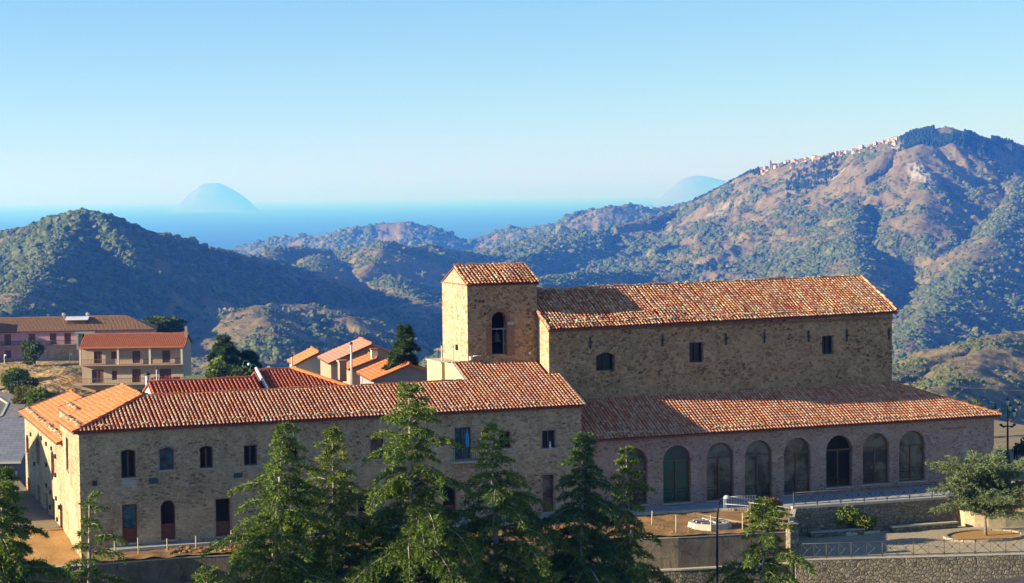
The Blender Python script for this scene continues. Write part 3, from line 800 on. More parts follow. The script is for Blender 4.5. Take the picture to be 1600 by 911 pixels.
# plaques, plaster patch, balcony, vent pipes
m = MB(); m.box(.78, 1.08, -.035, -.004, 4.02, 4.34); bp(m, 'wall_plaque', M_IRON, cv)
M_PLQ = simple_mat('blue_grey_plaque', (.05, .075, .10), .5)
m = MB(); m.box(4.33, 4.92, -.03, -.004, 3.9, 4.28); bp(m, 'wall_plaque', M_PLQ, cv)
m = MB(); m.box(9.82, 10.4, -.03, -.004, 3.96, 4.27); bp(m, 'wall_plaque', M_PLQ, cv)
m = MB(); m.add([(2.62,-.006,3.82),(3.0,-.006,3.78),(3.62,-.006,3.9),(3.58,-.006,4.22),(3.1,-.006,4.28),(2.66,-.006,4.26)], [(0,1,2,3,4,5)]); bp(m, 'plaster_patch', M_SILL, cv)
bal = MB(); bal.box(24.6, 26.55, -.75, -.001, 4.06, 4.2); bo = bp(bal, 'balcony', M_SILL, cv)
bal = MB()
for i in range(14):
    x = 24.66 + i*.14; bal.tube([(x, -.72, 4.2), (x, -.72, 5.1)], .012, 4)
bal.tube([(24.62, -.02, 5.1), (24.62, -.72, 5.1), (26.52, -.72, 5.1), (26.52, -.02, 5.1)], .02, 4)
bp(bal, 'railing', M_IRON, cv, bo)
M_BLUE = simple_mat('blue_cloth', (.03, .28, .55), .7)
bu = bthing('parasol', 25.75, -.38, 4.25, 'folded blue parasol standing on the small convent balcony', 'parasol')
m = MB(); m.tube([(25.75,-.38,4.21),(25.75,-.38,6.3)], .02, 6); bp(m, 'pole', M_STEEL, bu)
m = MB(); m.lathe([(.015,0),(.10,.12),(.13,.5),(.09,1.0),(.02,1.25)], (25.75,-.38,4.98), 8); bp(m, 'canopy', M_BLUE, bu)
bu = bthing('statuette', 31.95, .05, 4.63, 'small white statuette standing on the sill of the square convent window', 'statuette')
m = MB(); m.lathe([(.09,0),(.10,.04),(.05,.08),(.075,.16),(.06,.26),(.035,.32),(.05,.37),(.045,.43),(.01,.47)], (31.95,.05,4.63), 10); bp(m, 'figurine', M_WHITE, bu)

# ================================================================== ANNEX (lower rear range on the left)
an = bthing('convent_annex', 0, 7.42, 0, 'lower rear stone range with orange tile slope running back from the left corner', 'building')
A_OPS = [dict(a0=11.8,a1=13.5,z0=2.98,z1=4.75,arch='seg'), dict(a0=19.7,a1=21.5,z0=2.8,z1=4.7,arch='seg'), dict(a0=26.0,a1=27.6,z0=2.8,z1=4.3,arch='seg'),
         dict(a0=12.0,a1=13.5,z0=-.6,z1=1.45), dict(a0=8.2,a1=9.5,z0=-.04,z1=1.6), dict(a0=15.6,a1=16.7,z0=-.5,z1=1.3), dict(a0=19.8,a1=21.2,z0=-.3,z1=1.3), dict(a0=25.6,a1=27.2,z0=-.6,z1=1.0)]
m = MB(); wall(m, 'v', 0, 7.42, 28.2, -2.5, 5.85, A_OPS)
m.add([(0,28.2,-3),(7,28.2,-3),(7,28.2,5.7),(3.5,28.2,7.1),(0,28.2,5.85)], [(0,1,2,3,4)]); m.add([(7,7.42,-3),(7,28.2,-3),(7,28.2,5.85),(7,7.42,5.85)], [(0,1,2,3)])
bp(m, 'wall', M_WING, an)
for o in A_OPS: joinery(an, 'v', 0, o, mat=M_WOODR, glass=M_WOODR, sill=False, mull=1)
rf = slab(an, None, [(-.4,7.42,5.92),(3.5,7.42,7.25),(3.5,28.5,7.25),(-.4,28.5,5.92)]); rf.name = 'roof'
slab(an, rf, [(3.51,7.42,7.25),(7.4,7.42,5.92),(7.4,28.5,5.92),(3.51,28.5,7.25)])
ka = 1.33/3.9; ca = math.cos(math.atan(ka))
add_roof(an, rf, (-.42, 7.45, 5.92), (0, 1, 0), (ca, 0, ca*ka), 21.0, lambda a: (0, 3.9/ca), M_TILE_ORANGE, seed=22, wild=.7, mch=M_TILE_ORANGE, hs=.40, pitch=.22)
ridge(an, rf, (3.5, 12.0, 7.30), (3.5, 28.5, 7.30), seed=8, mat=M_TILE_ORANGE)
stones(an, rf, (.12, 7.8, 6.2), (.12, 27.8, 6.2), 80, .14, 27, drop=.1)
verge((-.4, 28.42, 5.98), (3.5, 28.42, 7.30), .05, par=rf, e=an)
rs = random.Random(5)
for v_, z_ in ((18.3,5.0),(15.6,4.9),(12.9,4.9),(10.9,4.6),(15.8,3.4),(11.0,3.3),(12.8,2.9),(16.0,1.9),(14.0,1.7),(11.0,1.7),(9.6,1.3),(14.3,.6),(22.6,2.6),(24.3,4.6),(10.7,.3)):
    pegs = MB(); pegs.box(-.10, -.002, v_-.18, v_+.18, z_-.14, z_+.14); bp(pegs, 'iron_tie', M_IRON, an)

# ================================================================== BELL TOWER
tw = bthing('bell_tower', 28.4, 6.6, 0, 'square rubble stone bell tower with a small gabled tile roof and one arched opening', 'tower')
m = MB(); TO = [dict(a0=30.2,a1=31.38,z0=10.68,z1=13.72,arch='round',depth=.7)]
wall(m, 'u', 6.6, 28.4, 33.7, 6.0, 15.72, TO)
m.add([(28.4,6.6,0),(28.4,12.1,0),(28.4,12.1,15.72),(28.4,9.35,16.9),(28.4,6.6,15.72)], [(0,1,2,3,4)])
m.add([(33.7,6.6,0),(33.7,12.1,0),(33.7,12.1,15.72),(33.7,9.35,16.9),(33.7,6.6,15.72)], [(0,1,2,3,4)])
m.add([(28.4,12.1,0),(33.7,12.1,0),(33.7,12.1,15.72),(28.4,12.1,15.72)], [(0,1,2,3)])
bp(m, 'wall', M_LIT_STONE if False else M_CHURCH, tw)
# the sunlit face gets a paler copy of the stone, sunlight put into its colour
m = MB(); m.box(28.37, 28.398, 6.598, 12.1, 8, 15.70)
bp(m, 'sunlit_face', M_LIT_STONE, tw)
m = MB(); m.add([(28.385,6.62,15.70),(28.385,12.08,15.70),(28.385,9.35,16.86)], [(0,1,2)]); bp(m, 'gable_face', M_LIT_STONE, tw)
m = MB(); m.box(28.3, 28.36, 6.5, 12.2, 15.66, 15.74); m.box(28.3, 33.75, 6.5, 6.597, 15.6, 15.7); bp(m, 'brick_cornice', M_BRICK, tw)
m = MB()
m.box(29.78, 30.2, 6.582, 6.599, 10.6, 12.75); bp(m, 'brick_jamb', M_BRICK, tw); m = MB(); m.box(31.38, 31.95, 6.582, 6.599, 10.6, 12.75); bp(m, 'brick_jamb', M_BRICK, tw)
oo = outline(TO[0], 14)[2:]; m = MB(); q = [(30.79 + (a-30.79)*1.42, 13.13 + (z-13.13)*1.42) for a, z in oo]; n = len(oo)
m.add([(a, 6.58, z) for a, z in oo] + [(a, 6.58, z) for a, z in q], [(i, i+1, n+i+1, n+i) for i in range(n-1)]); bp(m, 'brick_arch', M_BRICK, tw)
m = MB(); m.box(31.40, 31.85, 6.52, 6.60, 12.76, 12.98); bp(m, 'impost_stone', M_SILL, tw)
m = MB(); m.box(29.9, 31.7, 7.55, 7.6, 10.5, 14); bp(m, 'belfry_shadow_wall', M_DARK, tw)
m = MB(); m.box(30.205, 31.375, 6.75, 6.83, 12.44, 12.54); m.box(31.12, 31.18, 6.76, 6.82, 10.7, 12.44); bp(m, 'bell_beam', simple_mat('painted_beam', (.20,.20,.20), .7), tw)
be = bthing('church_bell', 30.68, 6.98, 11.6, 'bronze bell hanging in the arched opening of the tower', 'bell')
m = MB(); m.lathe([(.34,0),(.31,.06),(.24,.22),(.21,.5),(.16,.62),(.05,.68)], (30.68,6.98,11.55), 18); bp(m, 'bell_body', simple_mat('dull_bronze', (.045,.042,.035), .45, .5, .2, 5, .6), be)
m = MB(); m.tube([(30.68,6.98,12.2),(30.68,6.98,12.45)], .05, 6); bp(m, 'yoke', M_IRON, be)
kt = 1.2/2.85; ct = math.cos(math.atan(kt))
rf = slab(tw, None, [(28.3,6.45,15.72),(33.82,6.45,15.72),(33.82,9.35,16.94),(28.3,9.35,16.94)], .08); rf.name = 'roof'
slab(tw, rf, [(28.3,12.25,15.72),(33.82,12.25,15.72),(33.82,9.351,16.94),(28.3,9.351,16.94)], .08)
add_roof(tw, rf, (28.28, 6.42, 15.72), (1,0,0), (0,ct,ct*kt), 5.55, lambda a: (0, 3.1/ct), M_TILE_OLD, seed=31, pitch=.27, course=.36, wild=2.2)
ridge(tw, rf, (28.3, 9.35, 17.0), (33.85, 9.35, 17.0), seed=9, mat=M_TILE_OLD, wild=2)
m = MB(); m.box(28.46, 28.62, 6.35, 6.60, 10.35, 10.6); m.tube([(28.7,6.5,10.62),(29.3,6.45,10.66)], .03, 5); bp(m, 'floodlight', M_WHITE, tw)
m = MB(); m.box(33.0, 33.1, 6.4, 6.60, 10.6, 10.75); bp(m, 'floodlight', M_WHITE, tw)
m = MB(); m.box(28.30, 28.372, 8.7, 9.1, 10.9, 11.3); bp(m, 'put_log_hole', M_DARK, tw)

# ================================================================== CHURCH NAVE
ch = bthing('church', 33.72, 4.4, 0, 'tall rubble stone church nave with old red tile roof beside the tower', 'church')
zt = lambda u: .0125*(u - 33.7)
m = MB(); CO = [dict(a0=37.35,a1=38.85,z0=9.36,z1=10.66,arch='seg',depth=.75), dict(a0=44.8,a1=45.95,z0=9.66,z1=11.13,depth=.55), dict(a0=55.9,a1=56.88,z0=9.84,z1=11.22,depth=.5)]
wall(m, 'u', 4.4, 33.72, 62.0, -1, 12.45, CO)
m.add([(33.72,4.4,12.45),(62,4.4,12.45),(62,4.4,12.8),(33.72,4.4,12.46)], [(0,1,2,3)])
m.add([(33.72,4.4,-1),(33.72,14,-1),(33.72,14,12.45),(33.72,9.2,14.75),(33.72,4.4,12.45)], [(0,1,2,3,4)])
m.add([(62,4.4,-1),(62,14,-1),(62,14,12.8),(62,9.2,15.1),(62,4.4,12.8)], [(0,1,2,3,4)])
m.add([(33.72,14,-1),(62,14,-1),(62,14,12.7),(33.72,14,12.5)], [(0,1,2,3)])
bp(m, 'wall', M_CHURCH, ch)
m = MB(); m.add([(33.70,4.398,8),(33.70,6.55,8),(33.70,6.55,13.35),(33.70,4.398,12.45)], [(0,1,2,3)]); bp(m, 'sunlit_face', M_LIT_STONE, ch)  # paler stone copy on the nave side that faces the sun
for o in CO:
    f = joinery(ch, 'u', 4.4, o, mat=M_IRON, glass=M_GLASS, mull=1, sill=False)
for u_, z_ in ((36.9,11.45),(42.62,11.4),(47.78,11.3),(50.98,11.3),(54.71,11.25),(58.02,11.2),(61.72,11.15)):
    m = MB(); m.box(u_-.06, u_+.06, 4.33, 4.398, z_-.45, z_+.42); m.box(u_-.16, u_+.16, 4.31, 4.33, z_-.05, z_+.05); bp(m, 'tie_anchor', M_IRON, ch)
m = MB(); m.box(33.6, 62.05, 4.27, 4.397, 12.30, 12.42); bp(m, 'cornice', M_BRICK, ch)
kc = 2.5/5.2; cc = math.cos(math.atan(kc)); dz = .0125
rf = slab(ch, None, [(33.55,4.0,12.50),(62.25,4.0,12.86),(62.25,9.2,15.36-.0),(33.55,9.2,15.0)], .12); rf.name = 'roof'
slab(ch, rf, [(33.55,14.3,12.50),(62.25,14.3,12.86),(62.25,9.21,15.36),(33.55,9.21,15.0)], .12)
add_roof(ch, rf, (33.5, 3.96, 12.48), (1,0,dz), (0,cc,cc*kc), 28.8, lambda a: (0, 5.3/cc), M_TILE_OLD, seed=41, wild=1.7)
ridge(ch, rf, (33.6, 9.2, 15.03), (62.25, 9.2, 15.38), seed=10, mat=M_TILE_OLD, wild=2.5)
stones(ch, rf, (33.7, 9.2, 15.14), (62.1, 9.2, 15.48), 120, .10, 12, drop=.1, skip=.2)
stones(ch, rf, (33.7, 4.50, 12.86), (62.1, 4.50, 13.2), 150, .10, 13, drop=.12, skip=.15)
stones(ch, rf, (33.9, 4.6, 12.9), (44.0, 6.0, 13.7), 60, .10, 19, drop=.9, skip=.1)
ridge(ch, rf, (33.62, 4.0, 12.6), (33.62, 8.9, 14.95), seed=12, mat=M_TILE_OLD, wild=2, name='verge_tiles')
ridge(ch, rf, (62.2, 4.0, 12.95), (62.2, 9.1, 15.4), seed=13, mat=M_TILE_OLD, wild=2, name='verge_tiles')

# ================================================================== ARCADED AISLE
ai = bthing('church_aisle', 34.3, 0, 0, 'low brick aisle with eight tall arched windows along the front of the church', 'building')
ARX = [(37.15,39.3,.25),(40.52,42.69,.18),(43.93,46.1,.14),(47.0,49.2,.06),(50.17,52.37,.15),(53.66,55.85,.46),(56.72,59.0,.50),(59.83,62.1,.50)]
AO = [dict(a0=a,a1=b,z0=z,z1=4.28,arch='round',depth=.42,t=.08) for a, b, z in ARX]
m = MB(); wall(m, 'u', 0, 34.29, 68.15, -2.2, 4.98, AO)
m.add([(68.15,0,-2.2),(68.15,14,-2.2),(68.15,14,5),(68.15,0,5)], [(0,1,2,3)])
bp(m, 'wall', M_AISLE, ai)
gl = [M_GLASS_OL, M_GLASS_GR, M_GLASS_OL, M_GLASS_OL, M_GLASS_OL, M_GLASS, M_GLASS_OL, M_GLASS_OL]
for o, g in zip(AO, gl):
    f = joinery(ai, 'u', 0, o, glass=g, mull=1, sill=True, panel=0)
    # wrought low guard rail behind the glass line
    r_ = MB()
    for zz in (.25, .75, .95): r_.tube([(o['a0']+.08, .235, o['z0']+zz), (o['a1']-.08, .235, o['z0']+zz)], .016, 4)
    nx = 5
    for i in range(nx):
        a = o['a0'] + .1 + (o['a1']-o['a0']-.2)*i/nx; b = a + (o['a1']-o['a0']-.2)/nx
        r_.tube([(a,.235,o['z0']+.25),(b,.235,o['z0']+.75)], .012, 4); r_.tube([(b,.235,o['z0']+.25),(a,.235,o['z0']+.75)], .012, 4)
    bp(r_, 'guard_rail', M_IRON, ai, f)
    # arch ring of bricks on edge
    pl = outline(o, 14)[2:]; cx = (o['a0']+o['a1'])/2; zc = o['z1'] - (o['a1']-o['a0'])/2; rr = MB(); q = [(cx+(a-cx)*1.17, zc+(z-zc)*1.17) for a, z in pl]; n = len(pl)
    rr.add([(a, -.012, z) for a, z in pl] + [(a, -.012, z) for a, z in q] + [(a, .001, z) for a, z in q], [(i, i+1, n+i+1, n+i) for i in range(n-1)] + [(n+i, n+i+1, 2*n+i+1, 2*n+i) for i in range(n-1)])
    bp(rr, 'brick_arch', M_BRICK if False else M_AISLE, ai)
m = MB(); m.box(34.32, 68.2, -.09, -.001, 4.78, 4.9); m.box(34.32, 68.25, -.18, -.091, 4.86, 4.97); bp(m, 'cornice', M_AISLE, ai)
# traces of a walled-up opening and pale quoins
m = MB(); m.box(63.4, 65.7, -.012, -.001, 4.22, 4.34); bp(m, 'relieving_lintel', M_BRICK, ai)
m = MB()
rs = random.Random(3)
for i in range(9):
    z = .2 + i*.44; w = .18 + .2*(i % 2)
    if rs.random() < .8: m.box(65.62-w, 65.62+w*.6, -.014, -.001, z, z+.36)
bp(m, 'pale_quoin', simple_mat('pale_block', (.36,.31,.26), .9, .2, .3, 3), ai)
kk = .484; cq = math.cos(math.atan(kk))
def rnga(a):
    u = a + 34.3; b1 = 4.75/cq
    if u > 62.0: b1 = max(0, (68.5-u)/6.5*4.75/cq)
    return (0, b1)
rf = slab(ai, None, [(34.32,-.35,5.06),(68.5,-.35,5.06),(62.03,4.39,5.06+4.74*kk),(34.32,4.39,5.06+4.74*kk)]); rf.name = 'roof'
slab(ai, rf, [(68.5,-.35,5.06),(68.5,14,5.06),(62.03,14,5.06+4.74*kk),(62.03,4.39,5.06+4.74*kk)])
add_roof(ai, rf, (34.3, -.40, 5.05), (1,0,0), (0,cq,cq*kk), 34.3, rnga, M_TILE, seed=51)
ridge(ai, rf, (68.55, -.42, 5.1), (62.03, 4.38, 7.42), r=.13, seed=14, mat=M_TILE_ORANGE, name='hip_tiles')
stones(ai, rf, (34.6, .08, 5.36), (67.5, .08, 5.36), 190, .085, 15, skip=.15, drop=.14)
stones(ai, rf, (36.3, .0, 5.45), (38.0, .0, 5.45), 16, .12, 16, drop=.05)

# ================================================================== GROUND ROUND THE CONVENT (building frame)
def gset(o): o.location = (OX, OY, 0); o.rotation_euler = (0, 0, TH); return o
def gb(mb, name, mat, kind=None, label=None, cat=None, group=None, parent=None, fix=True):
    o = mb.build(name, mat, parent, fix)
    if parent is None: gset(o)
    return tag(o, label, cat, group, kind)
def gthing(name, u, v, z, label, cat, group=None, rz=0.0):
    return empty(name, W(u, v, z), TH + rz, label, cat, group)
def soil_mat(name, c1, c2, c3, sc=1.0, bd=.05):
    k = NT(name, .97, .08); n = k.noise(1.2*sc, 5, .7); n2 = k.noise(9*sc, 4, .7)
    c = k.mix(k.val(n, [(.38, 0), (.62, 1)]), c1, c2); c = k.mix(k.val(n2, [(.5, 0), (.7, .7)]), c, c3)
    k.color(c); k.bump(n2, bd, 1); return k.m
M_SOIL = soil_mat('orange_soil', (.34,.19,.075), (.26,.15,.065), (.42,.30,.16))
M_BANK = soil_mat('orange_earth_render', (.50,.29,.10), (.42,.24,.085), (.34,.20,.09), .6)
M_DIRT = soil_mat('dusty_ground', (.26,.20,.12), (.31,.25,.16), (.20,.15,.09), .4)
M_PAVE = simple_mat('pale_paving', (.36,.35,.34), .9, .2, .2, 2)
M_KERB = simple_mat('pale_kerb_stone', (.52,.46,.34), .9, .2, .18, 5)
M_ASPH = simple_mat('grey_asphalt', (.065,.065,.066), .9, .2, .3, 1.5)
k = NT('sprayed_concrete', .95, .15); n = k.noise(.9, 5, .7); n2 = k.noise(5, 5, .75); n3 = k.noise(1.6, 4, .7, k.mapping((1.5, 1.5, .25)))
c = k.mix(k.val(n, [(.35,0),(.65,1)]), (.24,.19,.13), (.40,.33,.225)); c = k.mix(k.val(n3, [(.5,0),(.72,.6)]), c, (.20,.17,.12))
ck = k.voronoi(.55, k.distort(k.mapping((1,1,1)), 1.1, .9), 'DISTANCE_TO_EDGE'); ckm = k.val(ck, [(0, 1), (.018, 0)]); c = k.mix(k.math('MULTIPLY', ckm, .7), c, (.08,.065,.045))
n4 = k.noise(3.2, 6, .8); k.color(c); k.bump(k.math('ADD', k.math('ADD', n2, n3), k.math('MULTIPLY', n4, 1.5)), .30, 1); M_CONC = k.m
k = NT('cobbled_plaza', .95, .15); vv = k.mapping((1, 1, .01)); e_ = k.voronoi(7, vv, 'DISTANCE_TO_EDGE'); cc_ = k.voronoi(7, vv, 'F1', 1, 'Color')
sp = k.new('SeparateColor'); k.link(cc_, sp.inputs[0]); c = k.mix(sp.outputs[0], (.36,.29,.19), (.54,.45,.30)); c = k.mix(k.val(e_, [(.02,1),(.08,0)]), c, (.24,.19,.125))
c = k.mix(k.val(k.noise(.5,4,.6), [(.4,0),(.7,.5)]), c, (.44,.36,.24)); k.color(c); k.bump(e_, .008, .6); M_COBB = k.m

EDGE = [(-22,-4.6),(-6,-4.0),(-.7,-3.85),(5.7,-3.75),(12,-4.7),(18,-5.7),(25,-7.3),(31.7,-9.0),(36.7,-10.2),(44.1,-11.25)]
def edge_v(u): return float(np.interp(u, [e[0] for e in EDGE], [e[1] for e in EDGE]))
# soil strip of the terrace
us = np.arange(0.0, 48.6, .3); tt = np.linspace(0, 1, 14)
V = []
for u in us:
    v0 = edge_v(u) if u < 44.1 else -11.25 + (u-44.1)*(6.6/4.3)
    for t in tt:
        v = v0 + (0.3 - v0)*t; V.append((u, v, -.12))
V = np.array(V); V[:, 2] += (fbm(V[:,0]*1.3+50, V[:,1]*1.3+50, 4) - .5)*.30*np.clip((V[:,1]*-1 - .5)/1.5, 0, 1)
nu, nv_ = len(us), len(tt); i = (np.arange(nu-1)[:, None]*nv_ + np.arange(nv_-1)[None]).ravel()
gset(tag(np_mesh('terrace_ground', V, np.stack([i, i+nv_, i+nv_+1, i+1], 1), M_SOIL, smooth=True), kind='structure'))
# earth bank at the left corner
V = []
uu = np.arange(-22, 0.31, .4); tt = np.linspace(-4.2, 8.2, 26)
for u in uu:
    for v in tt: V.append((min(u, -.003) if v > 0 else u, v, np.interp(v, [-4.2, -3, 6.5, 8.2], [-1.0, -.85, -.12, 0])))
V = np.array(V); V[:, 2] += (fbm(V[:,0]*.9+80, V[:,1]*.9+50, 4) - .5)*.35
nu, nv_ = len(uu), len(tt); i = (np.arange(nu-1)[:, None]*nv_ + np.arange(nv_-1)[None]).ravel()
gset(tag(np_mesh('earth_bank', V, np.stack([i, i+nv_, i+nv_+1, i+1], 1), M_BANK, smooth=True), kind='structure'))
m = MB(); m.box(-22, -.01, 8.2, 34, -1.5, .02); gb(m, 'yard', M_DIRT, 'structure')
m = MB(); m.box(-5.2, -.02, 7.9, 8.19, -.8, .10); m.prism([(-5.2,7.9,0),(-5.2,8.2,0),(-8,9.2,.9),(-8,8.9,.9)], (0,0,-.5), (0,0,.1)); gb(m, 'low_wall', M_BANK, None, 'low orange rendered wall edging the yard left of the convent corner', 'wall')
# clods of dug earth
rs = random.Random(12); m = MB()
for i in range(260):
    u = rs.choice([rs.uniform(5, 12.5), rs.uniform(12, 44)]); v = edge_v(u) + rs.uniform(.25, 2.3 if u < 13 else 4); r = rs.uniform(.04, .16 if u < 13 else .09)
    m.blob((u, v, -.05 + r*.3), (r*1.3, r, r*.7), 1, .3, rs)
gb(m, 'earth_clods', M_SOIL, 'stuff', 'loose clods of dug orange earth along the terrace', 'soil', fix=False)
# paving along the fronts
def strip(pts_in, pts_out, z, name, mat, t=.12, kind='structure', **kw):
    m = MB(); n = len(pts_in); vs = [(u, v, z) for u, v in pts_in] + [(u, v, z) for u, v in pts_out] + [(u, v, z-t) for u, v in pts_out] + [(u, v, z-t) for u, v in pts_in]
    fs = []
    for i in range(n-1):
        fs += [(i, i+1, n+i+1, n+i), (n+i, n+i+1, 2*n+i+1, 2*n+i), (3*n+i, 3*n+i+1, i+1, i)]
    fs += [(0, n, 2*n, 3*n), (n-1, 2*n-1, 3*n-1, 4*n-1)]
    m.add(vs, fs); return gb(m, name, mat, kind, **kw)
PATH = [(1.6,-1.1),(4,-.95),(8.5,-1.05),(14,-1.6),(20,-1.6),(26,-1.7),(30,-1.8),(34,-2.0),(38.5,-2.1),(43.2,-2.6),(44.5,-3.0)]
strip([(u, -.004) for u, v in PATH], PATH, .03, 'path', M_PAVE)
strip(PATH, [(u, v-.14) for u, v in PATH], .07, 'path_kerb', M_KERB, .2)
# upper walkway beside the arcade, over the plaza wall
UP = [(44.52,-3.1),(48.35,-4.2),(54,-4.55),(61.3,-5.0),(66,-5.3),(76,-6.2)]
strip([(u, -.004) for u, v in UP], UP, .034, 'walkway', M_PAVE)
strip(UP[1:4], [(u, v-.28) for u, v in UP[1:4]], .10, 'walkway_kerb', M_KERB, .14)
m = MB(); m.prism([(68.3,-.004,0),(68.3,-5.5,0),(90,-8,0),(90,34,0),(68.3,34,0)], (0,0,-3), (0,0,.30)); gb(m, 'upper_ground', M_DIRT, 'structure')
m = MB(); m.prism([(61.5,-5.30,0),(62.2,-6.2,0),(63.6,-6.95,0),(65.4,-7.5,0),(70,-8.2,0),(80,-9.5,0),(80,-5.9,0),(70,-5.8,0)], (0,0,-2.5), (0,0,-1.02)); gb(m, 'planted_bank', M_BANK, 'structure')
# retaining walls
def wallrun(pts, z0, z1, t, name, mat, label, cat='wall', cap=None, group=None, z1b=None):
    """wall along a line in plan: its outer face on pts, thickness t towards +v"""
    m = MB(); n = len(pts); 
    nr = []
    for i in range(n):
        a = Vector(pts[max(i-1, 0)]); b = Vector(pts[min(i+1, n-1)]); d = (b-a).normalized(); nr.append(Vector((-d.y, d.x)))
    zz = lambda i: z1 if z1b is None else z1 + (z1b - z1)*i/(n-1)
    vs = []
    for i, p in enumerate(pts):
        q = Vector(p) + nr[i]*t; vs += [(p[0], p[1], z0), (p[0], p[1], zz(i)), (q.x, q.y, zz(i)), (q.x, q.y, z0)]
    fs = [(0,1,2,3), tuple(4*(n-1)+j for j in (3,2,1,0))]
    for i in range(n-1):
        for j in range(4): fs.append((4*i+j, 4*i+(j+1)%4, 4*i+4+(j+1)%4, 4*i+4+j))
    m.add(vs, fs)
    if cap is None: return gb(m, name, mat, None, label, cat, group)
    e = gthing(name, 0, 0, 0, label, cat, group)
    m.build('wall_body', mat, e)
    c = MB(); vs = []; cw, ct_ = cap
    for i, p in enumerate(pts):
        a = Vector(p) - nr[i]*cw; b = Vector(p) + nr[i]*(t + cw); z = zz(i) + .002
        vs += [(a.x, a.y, z), (a.x, a.y, z+ct_), (b.x, b.y, z+ct_), (b.x, b.y, z)]
    c.add(vs, fs); c.build('coping', M_KERB, e)
    return e
wallrun(EDGE, -8, -.30, .45, 'retaining_wall', M_CONC, 'tall grey sprayed concrete retaining wall under the convent terrace', cap=(.02, .06))
LOW = [(30.0,-9.05),(33.5,-9.85),(36.7,-10.6),(40.3,-11.15),(44.3,-11.75)]
wallrun(LOW, -8, -2.35, .5, 'footing_wall', M_POLY, 'lower crazy stone wall with pale coping at the foot of the concrete retaining wall', cap=(.04, .09))
FR = [(44.35,-12.0),(48,-13.05),(52,-14.22),(56,-15.4),(60,-16.55),(66,-18.3),(78,-21.8)]
wallrun(FR, -8, -2.06, .45, 'plaza_wall', M_POLY, 'crazy stone retaining wall below the front railing of the small plaza', cap=(.03, .07))
wallrun([(48.5,-4.62),(54,-4.95),(61.35,-5.35)], -2.2, -.045, .3, 'back_wall', M_POLY, 'shaded crazy stone wall behind the plaza under the arcade walkway')
wallrun([(44.35,-11.45),(48.45,-4.75)], -2.2, -.06, .3, 'side_wall', M_POLY, 'crazy stone wall closing the left side of the plaza', cap=(.03, .07))
m = MB(); m.box(44.0, 44.62, -11.9, -11.3, -2.4, .28); m.box(43.96, 44.66, -11.94, -11.26, .282, .36); gb(m, 'wall_pillar', M_POLY, None, 'square stone pillar at the front left corner of the plaza', 'pillar')
wallrun([(61.36,-5.36),(66,-5.62),(72,-6.15),(80,-6.95)], -2.2, -.02, .3, 'bank_wall', M_BANK, 'low orange earth face between the walkway and the curved planter wall')
arc = [(61.40,-5.38),(61.55,-5.9),(62.0,-6.45),(62.8,-6.95),(64,-7.35),(65.4,-7.65),(68,-8.1),(72,-8.6),(78,-9.4)]
wallrun(arc, -2.2, -.95, .25, 'planter_wall', M_PLASTER if False else simple_mat('ochre_concrete', (.44,.36,.22), .95, .1, .25, 1.6), 'curved ochre concrete planter wall behind the single cedar on the plaza', cap=(.02, .05))
m = MB(); m.prism([(44.3,-11.95,0),(78,-21.7,0),(78,-9,0),(61.6,-5.3,0),(48.4,-4.6,0)], (0,0,-.3), (0,0,0)); o = gb(m, 'plaza', M_COBB, 'structure'); o.data.transform(Matrix.Translation((0,0,-2.0)))
# benches, planted bits of the plaza
for (a, b, lab) in (((49.2,-5.12),(53.4,-5.4),'long low stone bench against the back wall left of the flowering bush'), ((55.5,-5.55),(60.8,-5.85),'long low stone bench against the back wall right of the flowering bush')):
    e = gthing('stone_bench', a[0], a[1], -2, lab, 'bench', 'benches along the plaza wall', math.atan2(b[1]-a[1], b[0]-a[0])); L = math.hypot(b[0]-a[0], b[1]-a[1])
    m = MB(); m.box(0, L, -.42, .0, .34, .44); m.build('seat', M_KERB if a[0] > 50 else M_PAVE, e)
    m = MB(); m.box(.05, L-.05, -.36, -.0, 0, .338); m.build('bench_base', M_POLY, e)
M_KERB2 = simple_mat('dusty_kerb', (.36,.30,.21), .9, .2, .25, 3)
m = MB()
for i in range(20):
    a = 2*math.pi*i/20; b = 2*math.pi*(i+.93)/20; r0, r1 = 1.85, 2.05; f = 1.5
    m.prism([(60.4+f*r0*math.cos(a),-9.9+r0*math.sin(a),-2),(60.4+f*r1*math.cos(a),-9.9+r1*math.sin(a),-2),(60.4+f*r1*math.cos(b),-9.9+r1*math.sin(b),-2),(60.4+f*r0*math.cos(b),-9.9+r0*math.sin(b),-2)], (0,0,0), (0,0,.16))
gb(m, 'tree_bed_kerb', M_KERB2, 'structure')
m = MB(); m.prism([(60.4+1.5*1.85*math.cos(2*math.pi*i/24),-9.9+1.85*math.sin(2*math.pi*i/24),-2) for i in range(24)], (0,0,.0), (0,0,.07)); gb(m, 'tree_bed', M_BANK, 'structure')
m = MB(); m.box(52.0,54.4,-5.6,-5.1,-2,-1.86); m.box(51.9,52.3,-5.7,-5.55,-2,-1.75); m.box(52.3,54.6,-5.72,-5.6,-2,-1.82); gb(m, 'flower_bed_kerb', M_KERB, 'structure')
# road below
m = MB()
rp = [(-30,-9),(10,-10),(30,-14),(44,-12.2),(60,-16.7),(80,-22.5)]
rz = [-7.3,-7.3,-6.6,-5.0,-3.35,-2.5]
vs = [(u, v, z) for (u, v), z in zip(rp, rz)] + [(u+6, v-22, z) for (u, v), z in zip(rp, rz)]
m.add(vs, [(i, i+1, 7+i, 6+i) for i in range(5)]); gb(m, 'road', M_ASPH, 'structure')

